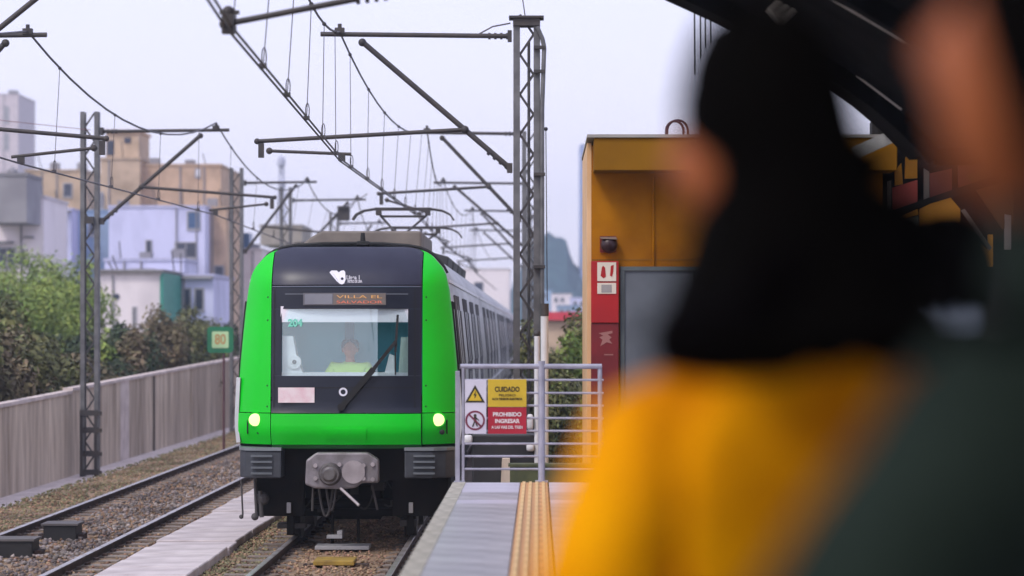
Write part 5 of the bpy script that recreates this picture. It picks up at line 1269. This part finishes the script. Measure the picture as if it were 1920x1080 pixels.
hair_shell(P1, [(z-.006, cx, cy, rx*.9, ry*.9, op*1.05) for z,cx,cy,rx,ry,op in hr[2:]], M_hair, name='hair_inner', yaw=R(26), seed=8)
# dark hood and scarf, bulged to the right to stand for booth wall shade
sc = {'a':((-.10,-.05,1.415),(.07,.055)),'b':((0,-.09,1.465),(.075,.07)),'c':((.11,-.06,1.50),(.085,.07)),'d':((.17,.0,1.51),(.07,.055)),'f':((.078,-.02,1.545),(.085,.085)),'g':((.035,-.01,1.60),(.062,.07)),'e':((-.145,.02,1.42),(.055,.05))}
skin_body('hood', sc, [('b','a'),('b','c'),('c','d'),('a','e'),('c','f'),('f','g')], 'b', mat('scarf_and_shade_black', (.0016,.0012,.0016), rough=.95, spec=.03), P1)
# person in dark green, nearest
k2 = 2270.0; y2 = 5000/k2
s2 = 1.15
arms2 = {'l':((-.36,.0,1.20),(-.33,.16,1.0)), 'r':((.26,.04,1.13),(.24,.2,.95))}
P2, hc2 = person('person in a dark green jacket at the right edge, face turned left, nearest the camera', (.488, y2, PZ), R(42), s2, R(10), R(14), M_jg, M_tr, arms2, hy=.035, shw=.17, shz=(1.375,1.375))
hr2 = [(z_, a_, b_+.035*min(1,(z_-1.40)/.15), c_, d_, e_) for z_,a_,b_,c_,d_,e_ in [(1.775,0,.0,.02,.02,3),(1.76,0,-.003,.07,.078,10),(1.73,0,-.008,.090,.10,30),(1.68,0,-.014,.094,.106,48),(1.63,0,-.02,.094,.104,58),(1.58,0,-.028,.092,.098,64),(1.53,0,-.035,.090,.095,70),(1.47,0,-.04,.095,.10,74)]]
hair_shell(P2, hr2, M_hair, yaw=R(10), seed=5)
skin_body('collar', {'a':((-.065,.03,1.475),(.055,.055)),'b':((-.02,-.045,1.48),(.075,.07)),'c':((.07,0,1.48),(.06,.06)),'d':((0,.07,1.465),(.055,.05))}, [('b','a'),('b','c'),('a','d')], 'b', M_jg, P2)
# third person farther along the platform
k3 = 600.0; y3 = 5000/k3
P3, hc3 = person('person with black hair and grey blue collar standing farther along the platform', ((1778-1012)/k3, y3, PZ), R(-5), 1.125, R(0), 0, M_jd, M_tr, {'l':((-.26,.02,1.13),(-.25,.12,.90)),'r':((.26,.02,1.13),(.25,.12,.90))})
hair_shell(P3, [(1.775,0,.0,.02,.02,2),(1.76,0,-.0,.07,.075,6),(1.73,0,-.004,.09,.10,26),(1.68,0,-.01,.098,.106,50),(1.63,0,-.015,.10,.105,66),(1.58,0,-.02,.095,.095,74),(1.545,0,-.03,.09,.08,78)], M_hair, seed=6)
skin_body('collar', {'a':((-.075,-.05,1.505),(.045,.05)),'b':((0,-.085,1.50),(.06,.06)),'c':((.075,-.05,1.505),(.045,.05))}, [('b','a'),('b','c')], 'b', mat('collar_grey_blue', (.20,.24,.31), rough=.8), P3)
# train driver
t, hcd = person('train driver in a yellow green safety vest sitting behind the windscreen', (TX(650), Y0+.62, TZ(655)-1.56), R(180), .95, 0, 0, mat('vest_yellow_green', (.50,.74,.14), (.40,.62,.10), scale=4, rough=.7), M_tr, {'l':((-.25,.06,1.18),(-.20,.16,1.08)),'r':((.25,.06,1.18),(.20,.16,1.08))})
t.scale = (1.2, 1.0, .95)
hair_shell(t, [(1.772,0,.0,.02,.02,2),(1.755,0,-.0,.07,.075,12),(1.72,0,-.004,.088,.10,40),(1.66,0,-.01,.09,.105,75),(1.61,0,-.015,.085,.09,95)], M_hair, seed=9)
for o_ in list(t.children):
    if o_.name.startswith(('trousers','shoe')): pass

# ------------------------------------------------------------------ haze
hz_ = MB().box(-620, 620, -60, 1190, -1.5, 62)
hm = bpy.data.materials.new('haze_air'); hm.use_nodes = True; n = hm.node_tree; n.nodes.clear()
o_ = n.nodes.new('ShaderNodeOutputMaterial'); v = n.nodes.new('ShaderNodeVolumePrincipled'); v.inputs['Density'].default_value = .0006; v.inputs['Color'].default_value = (.68,.80,1.0,1); v.inputs['Anisotropy'].default_value = .2
n.links.new(v.outputs[0], o_.inputs['Volume'])
if True:
    o = obj('haze', hz_, hm); o['kind'] = 'stuff'; o['label'] = 'thin pale haze in the air'
